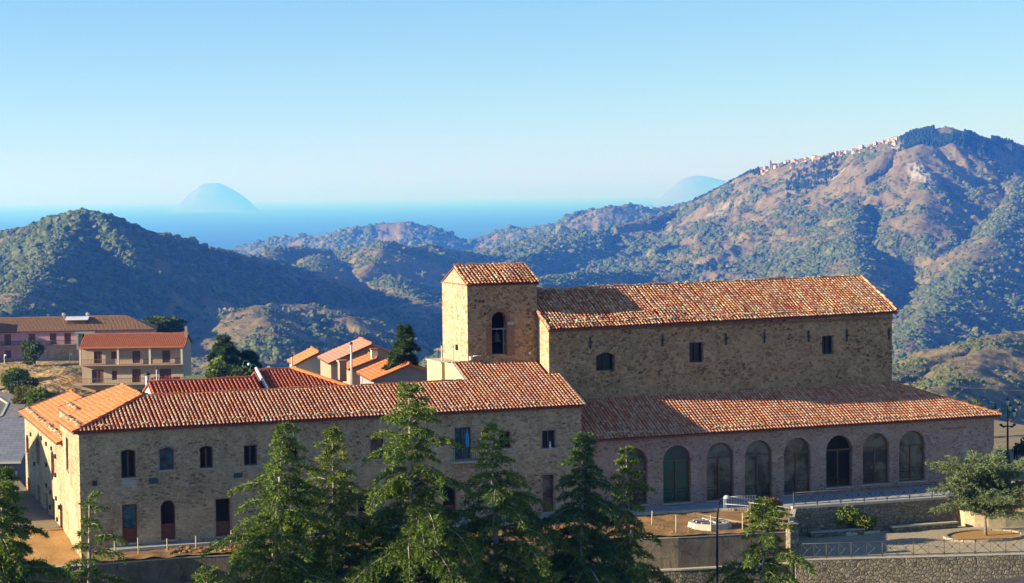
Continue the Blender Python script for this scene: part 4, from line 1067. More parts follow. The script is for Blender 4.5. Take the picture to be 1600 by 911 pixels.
# ------------------------------------------------------------------ railings
M_RAIL = simple_mat('rust_brown_railing', (.085,.070,.055), .7, .3, .2, 8)
def railing(pts, z, label, step=1.6, h=.95, mat=None):
    e = gthing('railing', pts[0][0], pts[0][1], z, label, 'railing', 'iron railings of the plaza'); o0 = Vector((pts[0][0], pts[0][1], 0)); mat = mat or M_RAIL
    rails = MB(); cross = MB(); P = [Vector((p[0], p[1], 0)) - o0 for p in pts]
    for zz in (.12, h): rails.tube([p + Vector((0, 0, zz)) for p in P], .026, 5)
    rails.build('rails', mat, e)
    for a, b in zip(P[:-1], P[1:]):
        n = max(1, round((b-a).length/step))
        for i in range(n):
            p = a + (b-a)*(i/n); q = a + (b-a)*((i+1)/n)
            pm = MB(); pm.tube([p, p + Vector((0,0,h+.04))], .03, 5); pm.build('post', mat, e)
            c = (p+q)/2 + Vector((0, 0, (h+.12)/2)); mid = (p+q)/2
            for r0, r1 in ((p + Vector((0,0,.14)), mid + Vector((0,0,h-.02))), (mid + Vector((0,0,h-.02)), q + Vector((0,0,.14))), (p + Vector((0,0,h-.02)), mid + Vector((0,0,.14))), (mid + Vector((0,0,.14)), q + Vector((0,0,h-.02)))):
                cross.tube([r0, r1], .013, 4)
            cross.tube([mid + Vector((0,0,.12)), mid + Vector((0,0,h))], .014, 4)
            for f in (.25, .75): cross.blob(p + (q-p)*f + Vector((0,0,(h+.12)/2)), (.07,.05,.07), 1, 0)
    cross.build('lattice', mat, e, fix=False)
    pm = MB(); pm.tube([P[-1], P[-1] + Vector((0,0,h+.04))], .03, 5); pm.build('post', mat, e)
    return e
railing([(44.8,-11.95),(48,-12.87),(60,-16.35),(78,-21.55)], -1.99, 'dark iron lattice railing on top of the stone wall in front of the plaza', 2.05, 1.0)
railing([(48.5,-4.32),(54,-4.66),(61.2,-5.1)], .10, 'dark iron lattice railing on the walkway edge below the arched windows', 2.0, .95)
railing([(61.3,-5.3),(68.5,-5.7),(78,-6.6)], .04, 'dark iron lattice railing behind the plaza cedar at the right end', 2.2, .95)
# galvanised hand rails of the ramp
e = gthing('hand_rail', 43.6, -3.6, .03, 'shiny galvanised hand rail with close uprights at the ramp beside the arcade', 'railing')
m = MB()
for i in range(12): m.tube([(i*.20, -.06*i*.2, 0), (i*.20, -.06*i*.2, .95)], .022, 5)
m.tube([(0,0,.95),(2.3,-.14,.95)], .03, 6); m.tube([(0,0,.45),(2.3,-.14,.45)], .02, 5); m.build('uprights', M_STEEL, e)
m = MB(); m.tube([(-.2,-.1,.95),(-.2,-.1,0)], .03, 6); m.tube([(-.2,-.1,.95),(-.05,-.1,1.02),(3.4,-1.4,.55)], .028, 6); m.tube([(-.2,-.1,.5),(3.4,-1.4,.15)], .028, 6); m.build('sloping_rail', M_STEEL, e)
e = gthing('gate_frame', 44.35, -11.3, .0, 'small rusty metal frame rail on the low wall beside the corner pillar', 'railing')
m = MB(); m.tube([(-.1,.0,0),(-.1,.0,1.35),(-1.9,2.0,1.5),(-1.9,2.0,.2)], .03, 5); m.tube([(-.1,0,.5),(-1.9,2.0,.8)], .02, 4); m.build('frame', M_KERB, e)
# slanted kerb wall from the path down to the pillar
wallrun([(43.9,-11.2),(41.9,-5.2),(41.4,-2.9)][::-1], -.3, -.06, .08, 'low_kerb_wall', M_DIRT, 'low pale kerb wall slanting across the soil from the path to the pillar')

# ------------------------------------------------------------------ stakes, well cap
M_STAKE = simple_mat('weathered_pale_wood', (.50,.40,.24), .9, .1, .2, 8)
ST = [(1.8,-1.9,1.0),(3.18,-2.4,1.2),(5.0,-2.3,1.0),(6.9,-1.9,.95),(9.1,-2.0,1.15),(17.5,-3.1,1.3),(22.0,-4.6,1.2),(27.5,-5.5,1.2),(30.4,-4.5,1.25),(33.1,-8.2,1.4),(36.8,-6.0,1.1),(36.9,-9.5,1.35),(39.4,-9.6,1.2),(41.4,-10.2,1.3),(43.2,-7.6,1.2)]
lab = {0:'short white stake nearest the left corner of the convent',13:'pale stake standing before the thin lamp post',12:'pale stake in front of the octagonal well cap'}
st0 = None
for i, (u, v, h) in enumerate(ST):
    e = gthing('fence_stake', u, v, -.25, lab.get(i, 'thin pale wooden stake standing in the orange soil of the terrace'), 'stake', 'wooden stakes along the terrace edge')
    m = MB(); m.tube([(0,0,0),(random.uniform(-.04,.04),0,h)], [.045,.035], 6); m.build('stake_pole', M_STAKE, e)
    if i in lab: pass
e = gthing('well_cap', 40.0, -8.2, -.05, 'octagonal pale masonry well cap lying on the terrace soil', 'well')
oc = lambda r, z: [(r*math.cos(math.pi/8+math.pi/4*i), r*.95*math.sin(math.pi/8+math.pi/4*i), z) for i in range(8)]
m = MB(); a, b, c, d = oc(1.5, -.1), oc(1.42, .30), oc(1.15, .30), oc(1.1, -.1)
m.add(a+b+c+d, [(i, (i+1)%8, 8+(i+1)%8, 8+i) for i in range(8)] + [(8+i, 8+(i+1)%8, 16+(i+1)%8, 16+i) for i in range(8)] + [(16+i, 16+(i+1)%8, 24+(i+1)%8, 24+i) for i in range(8)])
m.build('rim', M_SILL, e)
m = MB(); m.box(-1.0,1.0,-.07,.07,.31,.40); m.box(-.07,.07,-1.0,1.0,.312,.41); m.box(-.9,.9,-.62,-.5,.315,.38); m.box(-.9,.9,.5,.62,.315,.38); m.build('cover_beams', M_SILL, e)
m = MB(); m.add(oc(1.12, .05), [tuple(range(8))]); m.build('well_floor', M_DIRT, e)

# ------------------------------------------------------------------ lamps, person, wires
e = empty('street_lamp', (11.9, 112, -7.3), 0, 'thin dark street lamp post with a small round head in the foreground', 'street lamp')
m = MB(); m.tube([(0,0,0),(0,0,8),(.02,0,10.2),(.10,0,11.0),(.26,0,11.38),(.42,0,11.5)], [.09,.075,.06,.05,.045,.04], 8); m.build('post', M_IRON, e)
m = MB(); m.lathe([(.02,.16),(.12,.14),(.20,.05),(.22,-.02),(.18,-.07),(.05,-.10)], (.58,0,11.46), 14); m.build('lamp_head', M_STEEL, e)
e = empty('ornate_lamp', (38.8, 150, .28), 0, 'ornate black lamp post with a cluster of glass lanterns right of the arcade', 'street lamp')
m = MB(); m.lathe([(.28,0),(.28,.45),(.20,.55),(.20,.95),(.14,1.05),(.09,1.2),(.075,3.2),(.10,3.25),(.06,3.35),(.05,4.6)], (0,0,0), 14)
m.tube([(-.45,0,3.25),(.45,0,3.25)], .05, 6); m.build('post', M_IRON, e)
for kx in (-1, 1):
    m = MB(); m.tube([(0,0,3.3),(kx*.35,.0,3.15),(kx*.52,0,3.3)], .05, 6); m.blob((kx*.52,0,3.36), (.16,.12,.10), 1, .1); m.build('bracket_foot', M_IRON, e)
M_LANT = simple_mat('pale_lantern_glass', (.62,.60,.42), .25, .5, .1, 5)
for (x, y, z) in ((0,0,4.85),(-.95,0,4.2),(.42,-.35,4.0),(.95,.1,4.45),(.3,.5,4.35)):
    m = MB(); m.lathe([(.07,0),(.17,.42)], (x,y,z), 8); l = m.build('lantern', M_LANT, e)
    m = MB(); m.lathe([(.19,0),(.14,.08),(.05,.14),(.02,.30)], (x,y,z+.421), 8); m.build('lantern_cap', M_IRON, e, ).parent = l
    m = MB(); m.tube([(0,0,3.7),(x*.6,y*.6,z-.35),(x,y,z-.01)], .028, 5); m.build('arm', M_IRON, e)
def person(x, y, z, rz, label, top, legs, skin=(.42,.24,.16), hair=(.02,.015,.01)):
    e = empty('person', (x, y, z), rz, label, 'person')
    me = bpy.data.meshes.new('body')
    J = [(0,0,.92,.15),(0,0,1.10,.14),(0,.01,1.30,.16),(0,.01,1.43,.11),(0,0,1.50,.055),(0,-.01,1.60,.095),(0,-.01,1.68,.085),
         (.19,.0,1.40,.055),(.25,.02,1.16,.045),(.20,-.12,.98,.033),(.16,-.2,.95,.036),(-.19,0,1.40,.055),(-.25,.02,1.16,.045),(-.24,-.06,.92,.033),(-.23,-.09,.84,.038),
         (.09,0,.85,.09),(.10,-.01,.48,.065),(.10,.02,.09,.045),(.11,-.13,.04,.04),(-.09,0,.85,.09),(-.10,.0,.48,.065),(-.10,.03,.09,.045),(-.11,-.12,.04,.04)]
    E = [(0,1),(1,2),(2,3),(3,4),(4,5),(5,6),(3,7),(7,8),(8,9),(9,10),(3,11),(11,12),(12,13),(13,14),(0,15),(15,16),(16,17),(17,18),(0,19),(19,20),(20,21),(21,22)]
    me.from_pydata([j[:3] for j in J], E, []); o = link(bpy.data.objects.new('body', me), e)
    md = o.modifiers.new('skin', 'SKIN'); sv = me.skin_vertices[0].data
    for i, j in enumerate(J): sv[i].radius = (j[3], j[3]*.85)
    sv[0].use_root = True
    o.modifiers.new('sub', 'SUBSURF').render_levels = 2
    k = NT('person_clothes', .9, .1); sx = k.new('SeparateXYZ'); k.link(k.tc.outputs['Object'], sx.inputs[0])
    k.color(k.mix(k.math('GREATER_THAN', sx.outputs[2], 1.5), k.mix(k.math('GREATER_THAN', sx.outputs[2], .9), legs, top), skin)); me.materials.append(k.m)
    m = MB(); m.blob((0,.015,1.685), (.10,.115,.09), 2, .03); m.build('hair', simple_mat('dark_hair', hair, .7), e)
    return e
person(39.75, 151.2, .30, 2.6, 'person in dark clothes standing beside the ornate lamp post', (.018,.018,.022), (.02,.022,.03))
e = empty('overhead_cable', (0,0,0), 0, 'dark overhead cable running from the nave corner to the right edge', 'cable')
m = MB(); pts = []
A_ = W(61.9, 4.3, 7.55); B_ = Vector((46, 132, 8.0))
for i in range(13):
    t = i/12; p = A_.lerp(B_, t); p.z -= .35*4*t*(1-t); pts.append(p)
m.tube(pts, .022, 4); m.build('cable', M_IRON, e)

# ================================================================== TREES AND PLANTS
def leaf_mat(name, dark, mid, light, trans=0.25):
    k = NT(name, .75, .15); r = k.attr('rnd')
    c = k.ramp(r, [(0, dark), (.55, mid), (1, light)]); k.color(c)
    tr = k.new('BsdfTranslucent'); k.link(c, tr.inputs[0]); mx = k.new('MixShader'); mx.inputs[0].default_value = trans
    out = [n for n in k.n if n.type == 'OUTPUT_MATERIAL'][0]
    k.link(k.p.outputs[0], mx.inputs[1]); k.link(tr.outputs[0], mx.inputs[2]); k.link(mx.outputs[0], out.inputs[0]); return k.m
M_NEEDLE = leaf_mat('cedar_needles', (.052,.086,.013), (.145,.215,.028), (.310,.360,.052))
M_NEEDLE_B = leaf_mat('bluish_cedar_needles', (.070,.100,.042), (.165,.210,.085), (.300,.340,.150))
M_NEEDLE_D = leaf_mat('dark_needles', (.025,.050,.014), (.055,.100,.028), (.110,.165,.045))
M_NEEDLE_M = leaf_mat('deep_green_needles', (.040,.072,.018), (.100,.165,.036), (.210,.285,.060))
M_NEEDLE_Y = leaf_mat('yellow_green_needles', (.060,.085,.012), (.165,.215,.026), (.340,.370,.055))
M_LEAF = leaf_mat('broad_leaves', (.075,.110,.018), (.160,.210,.030), (.300,.320,.050), .3)
M_LEAF_D = leaf_mat('dark_broad_leaves', (.040,.065,.016), (.075,.110,.028), (.130,.170,.045), .2)
M_BARK = simple_mat('grey_bark', (.20,.165,.125), .95, .1, .35, 6)
M_TWIG = simple_mat('pale_twig_bark', (.34,.29,.22), .95, .1, .3, 6)

class Tufts:
    def __init__(s): s.b = []; s.d = []; s.w = []; s.r = []
    def add(s, base, dirv, w, r): s.b.append(base); s.d.append(dirv); s.w.append(w); s.r.append(r)
    def mesh(s, name, mat, parent, rs):
        b = np.array(s.b); d = np.array(s.d); w = np.array(s.w)[:, None]; r = np.array(s.r); n = len(b)
        rnd = rs.normal(size=(n, 3)); side = np.cross(d, rnd); side /= np.linalg.norm(side, axis=1)[:, None] + 1e-9
        V = np.stack([b - side*w*.5, b + side*w*.5, b + d*.62 + side*w*.42, b + d, b + d*.62 - side*w*.42], 1).reshape(-1, 3)
        F = np.arange(n*5).reshape(n, 5)
        return np_mesh(name, V, F, mat, parent, fattr={'rnd': np.clip(r, 0, 1)})
def cedar(name, loc, h, rad, label, seed, nb=70, mat=None, bare=0.0, prof='cone', start=.12, dens=1.0, group='conifers in front of the convent', droop=1.0, tuft=.19, lean=(0, 0), side_bias=None, twigs=M_TWIG, cat='tree'):
    rs = np.random.default_rng(seed); e = empty(name, loc, 0, label, cat, group)
    wood = MB(); T = Tufts()
    wob = lambda t: np.array([lean[0]*t*t*h + .05*math.sin(5*t+seed), lean[1]*t*t*h + .05*math.cos(4*t+seed), t*h])
    ts = np.linspace(0, 1, 14); base_r = .017*h + .03
    wood.tube([tuple(wob(t)) for t in ts], [base_r*(1-t)**.8 + .012 for t in ts], 8)
    az = rs.uniform(0, 6.28)
    for i in range(nb):
        f = (i + rs.uniform(-.3, .3))/nb; t = start + (1-start)*min(.985, max(0, f))**.92
        az += 2.4 + rs.normal(0, .35)
        if prof == 'cone': L = rad*1.12*((1-t)/(1-start))**.86*rs.uniform(.45, 1.30) + .22
        elif prof == 'round': L = rad*math.sqrt(max(.05, 1-(2*(t-start)/(1-start)-.85)**2*.72))*rs.uniform(.72, 1.1)
        else: L = rad*((1-t)/(1-start))**.5*rs.uniform(.7, 1.1) + .15
        if rs.random() < .10: L *= 1.35
        if side_bias is not None: L *= 1 + side_bias*math.cos(az)
        el0 = (.30 + .75*max(0, t-.72)/.28) if prof != 'round' else rs.uniform(.1, .75) + .35*t
        el0 += rs.normal(0, .10)
        n = max(4, int(L/.28)); p = wob(t); pts = [p.copy()]; ds = []
        aa = az
        for j in range(n):
            s_ = (j+.5)/n; el = el0 - droop*(.75*s_ + .55*s_*s_)*(1 if prof != 'round' else .55); aa += rs.normal(0, .05)
            d = np.array([math.cos(aa)*math.cos(el), math.sin(aa)*math.cos(el), math.sin(el)]); ds.append(d); p = p + d*L/n; pts.append(p.copy())
        wood.tube([tuple(q) for q in pts], [(.018+.010*L)*(1-k_/n)+.006 for k_ in range(n+1)], 4, False)
        per = max(1, int(round(2.2*dens)))
        for j in range(n):
            s0 = (j+1)/n
            if s0 < .10 and L > 1: continue
            d = ds[j]; sd = np.cross(d, (0, 0, 1)); sd /= np.linalg.norm(sd) + 1e-9
            for q in range(per*2):
                sgn = 1 if q % 2 else -1; fr = rs.random(); b0 = pts[j]*(1-fr) + pts[j+1]*fr
                bl = (.20 + .38*L*(1-s0)**.8*min(1, s0*3.2+.25))*rs.uniform(.6, 1.15)
                bl = min(bl, 1.5)
                dirb = d*rs.uniform(.45, .95) + sd*sgn*rs.uniform(.5, 1.0) + np.array([0, 0, rs.normal(.05, .16)]); dirb /= np.linalg.norm(dirb)
                m_ = max(2, int(bl/.13)); pb = b0.copy()
                for z_ in range(m_):
                    u_ = (z_+1)/m_; dd = dirb + np.array([0, 0, -.75*u_*droop]); dd /= np.linalg.norm(dd); pb = pb + dd*bl/m_
                    for w_ in range(4):
                        v_ = dd*rs.uniform(.3, 1.2) + rs.normal(0, .50, 3) + np.array([0, 0, .12]); v_ /= np.linalg.norm(v_)
                        T.add(pb, v_*tuft*1.25*rs.uniform(.6, 1.25), tuft*.24, .25 + .35*s0*u_ + rs.normal(0, .16) + .12*(v_[2] > .2))  # sunlit look put into the colour: tips and upward tufts lighter
            for w_ in range(2):
                v_ = d*.6 + rs.normal(0, .5, 3) + np.array([0, 0, .35]); v_ /= np.linalg.norm(v_)
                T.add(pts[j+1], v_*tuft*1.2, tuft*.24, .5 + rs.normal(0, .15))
    wood.build('trunk', M_BARK if twigs is None else twigs, e, fix=False)
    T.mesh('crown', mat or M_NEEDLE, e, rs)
    return e
G0 = -7.4
FT = 'conifers in front of the convent'
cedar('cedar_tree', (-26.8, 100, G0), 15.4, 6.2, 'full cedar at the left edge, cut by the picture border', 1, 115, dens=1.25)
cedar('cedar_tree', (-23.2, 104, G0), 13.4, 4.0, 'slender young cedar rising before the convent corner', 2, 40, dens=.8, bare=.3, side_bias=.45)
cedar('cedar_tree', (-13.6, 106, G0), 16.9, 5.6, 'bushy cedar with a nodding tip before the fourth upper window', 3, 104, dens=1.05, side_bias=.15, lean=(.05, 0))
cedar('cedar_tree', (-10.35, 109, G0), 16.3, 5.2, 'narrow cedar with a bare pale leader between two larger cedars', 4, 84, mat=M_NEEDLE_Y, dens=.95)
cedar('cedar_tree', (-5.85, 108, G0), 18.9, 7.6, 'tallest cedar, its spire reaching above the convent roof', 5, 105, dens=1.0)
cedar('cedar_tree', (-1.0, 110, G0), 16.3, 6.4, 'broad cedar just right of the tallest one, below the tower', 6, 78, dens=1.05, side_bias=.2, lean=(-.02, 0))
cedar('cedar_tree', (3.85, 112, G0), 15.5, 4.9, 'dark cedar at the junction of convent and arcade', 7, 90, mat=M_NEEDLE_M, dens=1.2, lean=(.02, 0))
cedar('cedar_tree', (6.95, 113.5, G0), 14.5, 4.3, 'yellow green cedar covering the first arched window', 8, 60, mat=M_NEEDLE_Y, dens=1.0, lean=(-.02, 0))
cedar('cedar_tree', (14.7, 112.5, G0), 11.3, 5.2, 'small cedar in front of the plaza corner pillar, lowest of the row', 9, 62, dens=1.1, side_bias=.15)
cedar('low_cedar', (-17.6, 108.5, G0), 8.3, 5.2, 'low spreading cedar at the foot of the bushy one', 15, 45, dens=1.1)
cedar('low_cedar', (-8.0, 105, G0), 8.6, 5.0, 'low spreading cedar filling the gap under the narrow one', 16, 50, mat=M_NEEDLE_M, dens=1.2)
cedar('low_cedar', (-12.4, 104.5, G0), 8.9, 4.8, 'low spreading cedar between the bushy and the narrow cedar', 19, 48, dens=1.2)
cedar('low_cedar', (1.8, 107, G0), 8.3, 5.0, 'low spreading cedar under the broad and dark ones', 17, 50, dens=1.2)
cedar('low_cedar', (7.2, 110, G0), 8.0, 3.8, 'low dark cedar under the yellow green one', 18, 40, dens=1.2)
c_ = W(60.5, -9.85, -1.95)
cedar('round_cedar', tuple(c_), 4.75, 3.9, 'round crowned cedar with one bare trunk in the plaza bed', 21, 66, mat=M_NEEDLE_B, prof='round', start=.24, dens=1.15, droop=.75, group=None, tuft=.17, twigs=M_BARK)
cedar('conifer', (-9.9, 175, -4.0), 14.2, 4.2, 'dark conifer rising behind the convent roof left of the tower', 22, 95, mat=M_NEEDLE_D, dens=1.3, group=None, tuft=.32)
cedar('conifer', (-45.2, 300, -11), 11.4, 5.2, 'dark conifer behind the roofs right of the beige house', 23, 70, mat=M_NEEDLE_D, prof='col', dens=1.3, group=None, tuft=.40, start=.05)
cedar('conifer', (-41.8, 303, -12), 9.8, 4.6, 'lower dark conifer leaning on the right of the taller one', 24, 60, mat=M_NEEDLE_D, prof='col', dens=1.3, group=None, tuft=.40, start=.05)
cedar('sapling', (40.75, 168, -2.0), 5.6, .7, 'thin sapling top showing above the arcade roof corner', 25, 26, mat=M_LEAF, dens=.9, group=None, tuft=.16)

def leafy(name, loc, rx, ry, rz, zc, label, seed, n=2600, size=.16, mat=None, trunk=None, group=None, cat='shrub', lobes=9, twr=.08):
    rs = np.random.default_rng(seed); e = empty(name, loc, 0, label, cat, group); T = Tufts()
    cs_ = []
    for i in range(lobes):
        v = rs.normal(size=3); v /= np.linalg.norm(v); v *= rs.uniform(.25, .75); cs_.append((v*np.array([rx, ry, rz]) + np.array([0, 0, zc]), rs.uniform(.35, .55)))
    for i in range(n):
        c, q = cs_[rs.integers(lobes)]; v = rs.normal(size=3); v /= np.linalg.norm(v); rr = q*rs.uniform(.55, 1.05)
        p = c + v*np.array([rx, ry, rz])*rr; dv = v + rs.normal(0, .6, 3); dv /= np.linalg.norm(dv)
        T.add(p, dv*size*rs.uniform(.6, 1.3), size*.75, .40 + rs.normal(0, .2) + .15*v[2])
    w = MB(); zt_ = max(.2, zc); w.tube([(0,0,0),(.03*rx,0,zt_*.6),(.08*rx,.04,zt_)], [twr, twr*.7, twr*.3], 6)
    for i in range(6):
        a = i*1.05; w.tube([(0,0,zt_*.45),(rx*.5*math.cos(a), ry*.5*math.sin(a), zc + rz*.25*(i % 3 - .5))], [twr*.5, twr*.15], 4)
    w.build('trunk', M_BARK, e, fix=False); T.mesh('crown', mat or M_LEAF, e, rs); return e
GR = 'green bushes along the road on the left'
leafy('roadside_tree', (-82.5, 318, -9.8), 2.5, 2.5, 1.8, 2.5, 'bright green roadside tree at the left edge of the picture', 31, 2600, .36, cat='tree', group=GR)
leafy('roadside_tree', (-79.0, 305, -9.8), 2.8, 2.6, 1.9, 2.4, 'dark green roadside tree, second from the left edge', 32, 3000, .36, M_LEAF_D, cat='tree', group=GR)
leafy('roadside_tree', (-74.4, 292, -9.7), 2.5, 2.4, 1.7, 2.3, 'yellowish roadside tree between the dark one and the nearest', 33, 2600, .36, leaf_mat('yellowing_leaves', (.09,.085,.015), (.17,.15,.025), (.26,.22,.04), .3), cat='tree', group=GR)
leafy('roadside_tree', (-69.4, 281, -9.6), 2.9, 2.6, 1.9, 2.3, 'nearest bright green roadside tree above the orange roof', 34, 3200, .34, cat='tree', group=GR)
leafy('round_tree', (-96.8, 388, -12.1), 3.4, 3.0, 2.7, 3.6, 'dark round tree standing in front of the pink house', 35, 1800, .5, M_LEAF_D, cat='tree')
leafy('light_tree', (-44.6, 292, -11), 2.4, 2.2, 3.6, 6.0, 'bright green pointed tree in front of the dark conifers', 36, 2400, .36, cat='tree')
leafy('hedge_bush', (-79.0, 432, -14), 7, 4, 2.2, 8.0, 'dark green treetops behind the roof of the beige house', 37, 2600, .6, M_LEAF_D)
leafy('distant_bush', (-37.5, 260, -9), 3, 3, 2.6, 6.2, 'small olive bush top just above the dark red roof', 38, 1500, .35, M_LEAF_D)
c_ = W(53.0, -5.45, -1.86); leafy('flowering_bush', tuple(c_), 1.5, .8, .95, .95, 'loose leafy bush with a few white blooms by the plaza back wall', 41, 1500, .15, M_LEAF)
c_ = W(44.0, -8.4, -.1); leafy('oleander_bush', tuple(c_), 1.5, 1.1, .85, .8, 'green and rust red shrub growing by the ramp above the small cedar', 42, 1500, .19, M_LEAF, lobes=12)
leafy('red_shrub', tuple(W(44.6,-7.9,.3)), 1.0, .7, .5, .8, 'rust red leafy tips showing in the shrub by the ramp', 43, 700, .15, leaf_mat('rusty_leaves', (.16,.05,.015), (.26,.09,.02), (.36,.15,.03), .2))
leafy('edge_tree', (44.6, 159, -1), 2.0, 2.6, 2.8, 3.4, 'bright green tree cut by the right picture edge behind the lamp', 44, 2600, .28, M_LEAF, cat='tree')
leafy('edge_shrub', (43.6, 158, -.9), 2.4, 2.0, 1.2, 1.6, 'low green shrubs behind the person at the right edge', 45, 1800, .26, M_LEAF_D)

# ================================================================== HOUSES BEHIND
def wall_mat(name, c): return simple_mat(name, c, .92, .12, .12, .6)
def house(name, X, Y, rz, w, d, z0, zb, rise, label, wmat, rmat, ridge_dir='x', over=.4, wins=(), wmat2=None, cat='house', tile=.3, hip=False):
    """footprint corner (X,Y) = near-left; local x to the right, y to the back. zb: eaves, rise: ridge height"""
    e = empty(name, (X, Y, z0), rz, label, cat); H = zb - z0; m = MB()
    ops = [dict(a0=a, a1=a+ww, z0=b, z1=b+hh, depth=.2, arch=0) for a, b, ww, hh, kk in wins]
    wall(m, 'u', 0, 0, w, -3, H, ops); SHIFT[e.name] = (0, 0, 0)
    if ridge_dir == 'x':
        gs = [(0, 0, -3), (0, d, -3), (0, d, H), (0, d/2, H + (0 if hip else rise)), (0, 0, H)]
        m.add(gs, [(0,1,2,3,4)]); m.add([(w, y, z) for x, y, z in gs], [(0,1,2,3,4)]); m.add([(0,d,-3),(w,d,-3),(w,d,H),(0,d,H)], [(0,1,2,3)])
    else:
        m.add([(0,0,H),(w,0,H),(w/2,0,H+rise)], [(0,1,2)]); m.add([(0,d,-3),(w,d,-3),(w,d,H),(w/2,d,H+rise),(0,d,H)], [(0,1,2,3,4)])
        m.add([(0,0,-3),(0,d,-3),(0,d,H),(0,0,H)], [(0,1,2,3)]); m.add([(w,0,-3),(w,d,-3),(w,d,H),(w,0,H)], [(0,1,2,3)])
    m.build('wall', wmat, e)
    for o, (a, b, ww, hh, kk) in zip(ops, wins):
        joinery(e, 'u', 0, o, mat=M_WOODR if kk != 'g' else M_WHITE, glass=M_WOOD if kk == 's' else M_GLASS, sill=False, name='window' if hh < 1.7 else 'balcony_door', mull=1)
    if ridge_dir == 'x':
        hw = d/2 if hip else 0; kq = rise/(d/2); cq = math.cos(math.atan(kq)); ov = over
        zl = H - ov*kq
        f = [(-ov,-ov,zl),(w+ov,-ov,zl),(w+(ov if not hip else -hw),d/2,H+rise),((-ov if hip != 'both' else hw),d/2,H+rise)]
        rf = slab(e, None, f, .12, None, 0); rf.name = 'roof'
        slab(e, rf, [(-ov,d+ov,zl),(w+ov,d+ov,zl),(w+(ov if not hip else -hw),d/2+.002,H+rise),((-ov if hip != 'both' else hw),d/2+.002,H+rise)], .12, rmat, 0)
        if hip: slab(e, rf, [(w+ov,-ov,zl),(w+ov,d+ov,zl),(w-hw,d/2,H+rise)], .12, rmat, 0)
        def rg(a):
            x = a - ov; b1 = (d/2+ov)/cq
            if hip and x > w - hw: b1 *= max(0, (w+ov-x)/(hw+ov))
            return (0, b1)
        add_roof(e, rf, (-ov, -ov, zl+.03), (1,0,0), (0,cq,cq*kq), w+2*ov, rg, rmat, seed=int(abs(X*10)), pitch=tile, course=.4, wild=.8, mch=rmat)
        ridge(e, rf, (-ov, d/2, H+rise+.05), (w+ov-(hw+ov if hip else 0), d/2, H+rise+.05), r=.15, seed=3, mat=rmat, L=.45)
    else:
        kq = rise/(w/2); cq = math.cos(math.atan(kq)); ov = over; zl = H - ov*kq
        rf = slab(e, None, [(-ov,-ov,zl),(w/2,-ov,H+rise),(w/2,d+ov,H+rise),(-ov,d+ov,zl)], .14, None, 0); rf.name = 'roof'
        slab(e, rf, [(w+ov,-ov,zl),(w/2+.002,-ov,H+rise),(w/2+.002,d+ov,H+rise),(w+ov,d+ov,zl)], .14, rmat, 0)
        add_roof(e, rf, (-ov, -ov, zl+.03), (0,1,0), (cq,0,cq*kq), d+2*ov, lambda a: (0, (w/2+ov)/cq), rmat, seed=int(abs(X*10)), pitch=tile, course=.4, wild=.9, mch=rmat, hs=.45)
        ridge(e, rf, (w/2,-ov,H+rise+.05), (w/2,d+ov,H+rise+.05), r=.14, seed=4, mat=M_TILE_ORANGE, L=.45)
    return e, rf
M_CREAM = wall_mat('cream_render', (.62,.54,.38)); M_BEIGE = wall_mat('beige_render', (.50,.36,.235)); M_PINK = wall_mat('dusty_pink_render', (.55,.29,.29))
M_TAN = wall_mat('tan_render', (.42,.26,.17)); M_GREYW = wall_mat('grey_render', (.27,.25,.22)); M_BROWNT = tile_mat('brown_flat_tiles', [(.40,.22,.115),(.44,.25,.135),(.37,.20,.10)], (.42,.28,.17), .15)
M_REDT = tile_mat('brick_red_tiles', [(.52,.16,.065),(.58,.20,.085),(.49,.14,.055)], (.6,.3,.2), .2)
M_SALMON = tile_mat('salmon_metal_roof', [(.40,.20,.14),(.42,.21,.15),(.41,.205,.145)], (.4,.22,.16), .1)
M_TILE_RED = tile_mat('orange_red_tiles', [(.48,.135,.045),(.54,.17,.06),(.50,.15,.05)], (.50,.26,.12), .2)
# two courtyard roofs right behind the convent
P = W(8.1, 13.6); house('courtyard_house', P.x, P.y, TH, 7.9, 12.8, -3, 6.15, 2.3, 'courtyard house with cream gable and long dark red roof behind the convent', M_CREAM, M_TILE_DK, over=.15)
P = W(16.7, 14.0); e_, rf_ = house('back_house', P.x, P.y, TH, 10.6, 16, -3, 5.9, 2.9, 'house with a dark red hipped roof left of the conifer behind the convent', M_TAN, M_TILE_DK, over=.2, hip=True, tile=.28)
stones(e_, rf_, (10.7, 0, 3+5.95), (2.9, 8, 3+8.9), 2, .1, 4)
m = MB(); m.tube([(10.8,-.2,9.0),(2.7,8.0,11.95)], .16, 6); m.build('hip_cap', M_TILE_ORANGE, e_)
